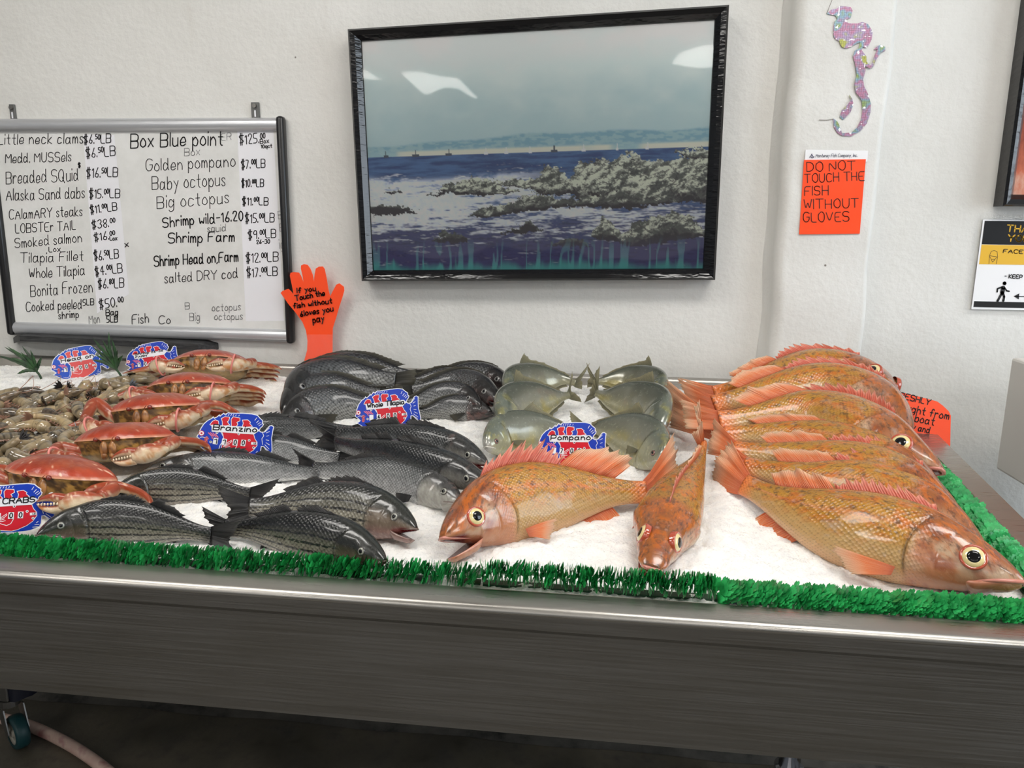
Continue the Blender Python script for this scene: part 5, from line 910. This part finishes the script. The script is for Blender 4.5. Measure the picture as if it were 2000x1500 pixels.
def crab(px, py, wpx, yaw, pitch, roll, h, label, seed, bandL=True, bandR=True, raiseL=False):
    rg_ = np.random.default_rng(seed); c0 = B(px, py, h); s = wpx*mpp(c0); rt = np.array([_r[0], _r[1], 0.0]); rt /= np.linalg.norm(rt); up = np.array([0, 0, 1.0]); fw = np.cross(up, rt)
    def rot(v, ax, a): return v*math.cos(a)+np.cross(ax, v)*math.sin(a)+ax*np.dot(ax, v)*(1-math.cos(a))
    X, Y, Z = rt, fw, up
    X, Y = rot(X, Z, R(yaw)), rot(Y, Z, R(yaw)); Y, Z = rot(Y, X, R(pitch)), rot(Z, X, R(pitch)); X, Z = rot(X, Y, R(roll)), rot(Z, Y, R(roll))
    M = np.stack([X, Y, Z], 1)*s; tw = lambda V: np.asarray(V, float)@M.T+c0
    root = thing('dungeness_crab', c0-up*.02, label, 'crab', 'cooked crabs on the ice')
    # carapace
    hx = [(0, -.300), (.07, -.305), (.16, -.292), (.27, -.252), (.38, -.170), (.46, -.085), (.505, -.02), (.47, .05), (.38, .135), (.27, .22), (.17, .285), (.10, .305), (0, .31)]
    half = catmull(np.array(hx), 70); full = np.vstack([half, (half*[-1, 1])[-2:0:-1]]); n = len(full); fr_ = sst(-.02, -.08, full[:, 1])*sst(.10, .2, np.abs(full[:, 0])); ang = np.arctan2(full[:, 0], -full[:, 1])
    tooth = 1+.022*fr_*(np.abs(np.sin(ang*11))-.4); out = full*tooth[:, None]; V = []; U = []
    rs = np.r_[0.02, np.linspace(.12, .9, 16), .95, .98, 1.0]
    for r in rs:
        z = .165*(1-r**2.4)**.75; lump = (nz(np.c_[out*r*6+seed, np.full(n, 1.0)], seed, 3)-.5)*.03*(1-r**4); V.append(np.c_[out*r, np.full(n, z)+lump]); U.append(np.full(n, r))
    V = np.vstack(V); U = np.concatenate(U); k = len(rs); F = [[i*n+j, (i+1)*n+j, (i+1)*n+(j+1) % n, i*n+(j+1) % n] for i in range(k-1) for j in range(n)]; F.append(list(range(n)))
    q = nz(V*9+seed, seed, 4, .6); col = mixc(OR1, OR2, sst(.35, .65, q)); col = mixc(col, lin(180, 60, 38), sst(.7, .95, U)*.7); col = mixc(col, lin(232, 176, 140), sst(.965, 1.0, U)*.8)
    pt = nz(V*95, seed+9, 1); col = mixc(col, lin(240, 200, 170), sst(.86, .92, pt)*sst(.35, .7, U)); mk('carapace', tw(V), F, SHELL, root, col=col)
    # underside and face
    V = []; U = []; rq = [(1.0, -.002), (.985, -.012), (.965, -.07), (.92, -.14), (.78, -.19), (.5, -.205), (.2, -.21)]; rs2 = [(float(np.interp(g, range(7), [a for a, _ in rq])), float(np.interp(g, range(7), [b for _, b in rq]))) for g in np.linspace(0, 6, 31)]
    for r, z in rs2: V.append(np.c_[out*r, np.full(n, z)+(nz(np.c_[out*14, np.full(n, z*20)], seed+2, 3)-.5)*.022]); U.append(np.full(n, z))
    k = len(rs2); V = np.vstack(V); U = np.concatenate(U); F = [[i*n+j, i*n+(j+1) % n, (i+1)*n+(j+1) % n, (i+1)*n+j] for i in range(k-1) for j in range(n)]; F.append([(k-1)*n+j for j in range(n)][::-1])
    q = nz(V*22, seed+4, 4, .65); col = mixc(lin(74, 50, 24), lin(172, 130, 66), sst(.38, .62, q)); col = mixc(col, lin(40, 28, 18), sst(-.004, -.02, U)*sst(-.06, -.03, U)*.6); col = mixc(col, lin(206, 180, 128), sst(-.10, -.18, U)*.7); mk('underside', tw(V), F, SHELL, root, col=col)
    for sx in (1, -1):
        m = MB(); m.ball((sx*.043, -.292, -.085), (.040, .030, .075), nu=14, nv=8); m.ball((sx*.040, -.294, -.150), (.030, .026, .036), nu=12, nv=6); Vm = tw(m.V[0]); Vm2 = tw(m.V[1]); A_ = np.vstack([Vm, Vm2])
        mk('mouth_plate', A_, m.F, SHELL, root, col=mixc(lin(186, 132, 78), lin(128, 82, 44), sst(.4, .6, nz(A_*200, seed, 2))))
        m = MB(); m.ball((sx*.105, -.318, .004), (.023, .022, .022), nu=12, nv=8); V1 = tw(m.V[0]); eo = mk('eye', V1, m.F, CEYE, root)
        m = MB(); m.tube([(sx*.075, -.27, -.022), (sx*.09, -.292, -.014)], .011, 8); mk('eye_stalk', tw(m.V[0]), m.F, SHELL, eo, col=np.tile(GLD, (len(m.V[0]), 1)))
        m = MB(); m.tube(catmull([(sx*.05, -.295, -.02), (sx*.06, -.33, .0), (sx*.10, -.36, .03)], 8), [.004]*5+[.003, .002, .001], 5); mk('feeler', tw(m.V[0]), m.F, SHELL, root, col=np.tile(lin(170, 80, 50), (len(m.V[0]), 1)))
    def limb(name, pts, rad, par, flat=.7, cr=.5, nn=16):
        P = catmull(np.array(pts, float), 26); rr = pchip(np.linspace(0, 1, len(rad)), rad, np.linspace(0, 1, 26)); m = MB(); m.tube(P, np.maximum(rr, .002), nn); V = m.V[0]; Pc = np.repeat(P, nn, 0); rz = np.repeat(rr, nn); d = V-Pc
        upv = (d@np.array([0, -.25, 1.0]))/np.maximum(rz, 1e-3); V = Pc+d*[1, 1, 1]*np.array([1, flat, 1])
        q = nz(V*18+seed, seed+6, 3); col = mixc(mixc(CRM, lin(208, 150, 96), sst(.5, .7, q)), mixc(OR1, OR2, q), sst(-.35, .25, upv+cr-.5+(q-.5)*.8)); tp = nz(V*70, 3, 1); col = mixc(col, lin(248, 216, 180), sst(.76, .84, tp)*.7)
        return mk(name, tw(V), m.F, SHELL, par, col=col)
    for sx in (1, -1):
        lift = .16 if (raiseL and sx < 0) else 0.0
        a0 = (sx*.27, -.17, -.12); el = (sx*.56, -.16+.06*(lift > 0), -.055+lift); wr = (sx*.555, -.30, -.10+lift*.3); k0 = (sx*.50, -.355, -.135); k1 = (sx*.28, -.44, -.19)
        arm = limb('claw_arm', [a0, (sx*.42, -.14, -.085+lift*.6), el, wr], [.045, .062, .068, .05], root)
        pal = limb('claw_palm', [(sx*.57, -.30, -.115), (sx*.51, -.36, -.13), (sx*.40, -.41, -.155), (sx*.31, -.43, -.175)], [.03, .075, .088, .06], root, .75, -.2)
        f1 = limb('claw_finger', [(sx*.345, -.425, -.135), (sx*.26, -.45, -.125), (sx*.17, -.455, -.15), (sx*.125, -.45, -.175)], [.045, .038, .024, .006], pal, .9, .5, 12); f2 = limb('claw_finger', [(sx*.335, -.425, -.205), (sx*.25, -.445, -.225), (sx*.17, -.45, -.215), (sx*.12, -.445, -.19)], [.042, .032, .020, .005], pal, .9, -.3, 12)
        m = MB()
        for i in range(7): m.ball((sx*(.31-.026*i), -.47, -.168-.004*i), (.009, .008, .012), nu=8, nv=5)
        mk('claw_teeth', tw(np.vstack(m.V)), m.F, CREAM, pal)
        if (bandL if sx < 0 else bandR):
            th_ = np.linspace(0, 2*math.pi, 33); C_ = np.array([sx*.42, -.405, -.150]); a1 = np.array([.25*sx, -.35, .95]); a2 = np.array([.15*sx, -.90, -.3]); P = C_+np.outer(np.cos(th_), a1)*.108+np.outer(np.sin(th_), a2)*.078
            m = MB(); m.tube(P, .0105, 6); V = m.V[0]; mk('rubber_band', tw(V), m.F, BAND, root)
        for i in range(4):
            y0 = -.08+.085*i; j = rg_.normal(0, .015); limb('leg', [(sx*.28, y0, -.12), (sx*(.48-.01*i), y0+.05, -.04-.02*i+j), (sx*(.66-.02*i), y0+.04, -.05-.03*i+j), (sx*(.80-.03*i), y0-.01, -.085-.025*i), (sx*(.90-.04*i), y0-.08, -.13-.02*i), (sx*(.94-.04*i), y0-.13, -.165-.02*i)], [.04, .058, .046, .040, .026, .004], root, .62, .5, 12)
    return root
crab(409, 712, 158, 2, -30, -2, .030, 'rearmost cooked crab, tipped back with its face and mouth plates showing', 1)
crab(372, 757, 172, -2, -22, -4, .035, 'orange cooked crab second from the back, face tipped up between two claws', 2)
crab(306, 800, 196, -4, -15, -7, .040, 'orange cooked crab with one raised bent arm in the middle of the row', 3, raiseL=True)
crab(246, 858, 202, -4, -15, -5, .040, 'orange cooked crab second from the front with a white left claw banded pink', 4, bandR=False)
crab(122, 926, 228, -5, -14, 4, .042, 'frontmost orange cooked crab behind the crab price tag', 5, bandL=False, bandR=False)

# ---------------------------------------------------------------- shrimp
def shrimpmat():
    t = NT('raw_shrimp'); c = vcol(t); i = t.n('ObjectInfo').outputs['Random']; n_ = t.noise(t.coord(), 60, 3, .6)
    c = t.mix(1.0, c, t.ramp(i, (0.0, (.62, .62, .66)), (.5, (1.0, .97, .92)), (1.0, (1.2, 1.12, .98))), 'MULTIPLY'); c = t.mix(t.ramp(n_, (.55, 0.0), (.8, .25)), c, tuple(lin(70, 60, 52)))
    t.set(Base_Color=c, Roughness=.12, Subsurface_Weight=.25, Subsurface_Radius=(.012, .009, .006), Subsurface_Scale=.5, Coat_Weight=.6, Coat_Roughness=.06); return t.m
SHR = shrimpmat(); STAIL = pm('shrimp_tail_dark', lin(40, 36, 36), .25); SFEEL = pm('shrimp_feeler', lin(150, 112, 92), .35)
GA = 'raw grey shrimp heaped on the ice'
def shrimp_proto(curl, head, seed, stripe=False):
    L = .112; n = 40; a = np.linspace(0, curl, n); st = L/n; P = np.stack([np.cumsum(np.cos(a))*st, np.cumsum(np.sin(a))*st, np.zeros(n)], 1); P -= P.mean(0); f = np.linspace(0, 1, n)
    r = .0145*(1-.62*f**1.5)*(.55+.45*sst(0, .10, f)); seg = (f*6.3) % 1.0; r = r*(1+.055*(seg-.5)*sst(.02, .1, f)); m = MB(); m.tube(P, r, 16); V = m.V[0]; U = np.repeat(f, 16); sg = np.repeat(seg, 16)
    base = mixc(lin(168, 152, 122), lin(128, 116, 94), sst(.3, .7, nz(V*90, seed, 3))); base = mixc(base, lin(86, 78, 68), sst(.86, .99, sg)*.6); base = mixc(base, lin(196, 170, 132), sst(.8, 1, U)*.4)
    if stripe: base = mixc(base, lin(34, 32, 30), (sst(.15, .3, sg)*sst(.6, .45, sg))*.8*(V[:, 2] > .002))
    root = bpy.data.objects.new('shrimp', None); COL.objects.link(root); root.empty_display_size = .01; LOC[root.name] = np.zeros(3)
    mk('tail_meat', V, m.F, SHR, root, col=base)
    e = P[-1]; T = P[-1]-P[-3]; T /= np.linalg.norm(T); N = np.array([-T[1], T[0], 0]); Z = np.array([0, 0, 1.0]); m = MB()
    for q in (-.55, -.2, .2, .55):
        d = T*math.cos(q)+Z*math.sin(q); w = np.cross(d, N); p = [e-T*.002, e+d*.012+w*.0035, e+d*.022+w*.001, e+d*.012-w*.0035]; m.add(p+[x+N*.0012 for x in p], [[0, 1, 2, 3], [7, 6, 5, 4], [0, 4, 5, 1], [1, 5, 6, 2], [2, 6, 7, 3], [3, 7, 4, 0]])
    m.build('tail_fan', STAIL if seed % 3 else SFEEL, root); m = MB()
    for i in range(6, 34, 4):
        T_ = P[i+1]-P[i]; T_ /= np.linalg.norm(T_); N_ = np.array([-T_[1], T_[0], 0]); m.tube([P[i]+N_*r[i]*.8, P[i]+N_*(r[i]+.006)-T_*.004, P[i]+N_*(r[i]+.009)+T_*.002], [.0016, .0012, .0004], 5)
    m.build('swimmerets', SFEEL, root)
    if head:
        T0 = P[0]-P[2]; T0 /= np.linalg.norm(T0); N0 = np.array([-T0[1], T0[0], 0]); H = [P[0]-T0*.004, P[0]+T0*.010, P[0]+T0*.026-N0*.001, P[0]+T0*.042-N0*.003, P[0]+T0*.058-N0*.006]; m = MB(); m.tube(catmull(H, 20), pchip([0, .25, .6, .85, 1], [.010, .0125, .010, .004, .0008], np.linspace(0, 1, 20)), 14); V = m.V[0]
        mk('head', V, m.F, SHR, root, col=mixc(lin(120, 106, 90), lin(74, 66, 58), sst(.4, .6, nz(V*200, seed, 3))))
        m = MB(); [m.ball(P[0]+T0*.036+Z*s_*.0055-N0*.001, .0026, nu=8, nv=6) for s_ in (1, -1)]; m.build('eyes', PUP, root, smooth=True); m = MB()
        for s_ in (1, -1): m.tube(catmull([P[0]+T0*.044+Z*s_*.002, P[0]+T0*.07+N0*.012+Z*s_*.010, P[0]+T0*.08+N0*.04+Z*.012, P[0]+T0*.05+N0*.075], 16), np.linspace(.0009, .0003, 16), 4)
        for i in range(5): b_ = P[0]+T0*(.006+.006*i)+N0*.008; m.tube([b_, b_+N0*.012+T0*.006, b_+N0*.018-T0*.008], [.0013, .001, .0004], 5)
        m.build('feelers_and_legs', SFEEL, root)
    return root
protos = [shrimp_proto(2.6, False, 1), shrimp_proto(3.3, False, 2), shrimp_proto(1.9, False, 3), shrimp_proto(2.2, False, 4, True)]; hprotos = [shrimp_proto(1.3, True, 5), shrimp_proto(.8, True, 6)]
used = set()
def inpoly(x, y, P):
    r = False; j = len(P)-1
    for i in range(len(P)):
        if (P[i][1] > y) != (P[j][1] > y) and x < (P[j][0]-P[i][0])*(y-P[i][1])/(P[j][1]-P[i][1])+P[i][0]: r = not r
        j = i
    return r
def put_shrimp(proto, loc, yaw, tilt, roll, label):
    if proto.name in used:
        o = proto.copy(); COL.objects.link(o)
        for ch in proto.children: c = ch.copy(); COL.objects.link(c); c.parent = o
    else: o = proto; used.add(proto.name)
    Mb = Matrix(((BX[0], BT[0], BN[0]), (BX[1], BT[1], BN[1]), (BX[2], BT[2], BN[2]))); o.rotation_euler = (Mb @ (Matrix.Rotation(yaw, 3, 'Z') @ Matrix.Rotation(tilt, 3, 'X') @ Matrix.Rotation(roll, 3, 'Y'))).to_euler(); o.location = [float(v) for v in loc]
    return setp(o, label, 'shrimp', GA)
PA = [(-60, 800), (60, 775), (125, 770), (195, 745), (245, 730), (290, 735), (300, 752), (225, 772), (208, 840), (160, 862), (160, 890), (60, 925), (-60, 960)]; PH = [(-60, 790), (-10, 775), (60, 770), (112, 770), (105, 800), (45, 838), (-20, 860), (-60, 880)]
rs_ = random.Random(11); spots = []
def scatter(poly, n, dmin, lay, protos_, label):
    tries = 0; k = 0; mine = []
    while k < n and tries < 6000:
        tries += 1; px, py = rs_.uniform(-60, 300), rs_.uniform(728, 960)
        if not inpoly(px, py, poly): continue
        if poly is PA and inpoly(px, py, PH): continue
        hh = -.008+lay*.016; p = B(px, py, hh)
        if any(np.linalg.norm(p-q) < dmin for q in mine): continue
        mine.append(p); k += 1; put_shrimp(rs_.choice(protos_), p, rs_.uniform(0, 6.28), rs_.gauss(0, .35), rs_.gauss(0, .25), label)
scatter(PA, 38, .033, 0, protos, 'headless raw grey shrimp in the heap between the sprigs and the crabs'); scatter(PA, 28, .040, 1, protos, 'headless raw grey shrimp in the heap between the sprigs and the crabs')
scatter(PH, 12, .036, 0, hprotos, 'head-on raw shrimp with feelers in the far left of the heap'); scatter(PH, 10, .042, 1, hprotos, 'head-on raw shrimp with feelers in the far left of the heap')
for o in protos+hprotos:
    if o.name not in used: [bpy.data.objects.remove(c) for c in list(o.children)]; bpy.data.objects.remove(o)
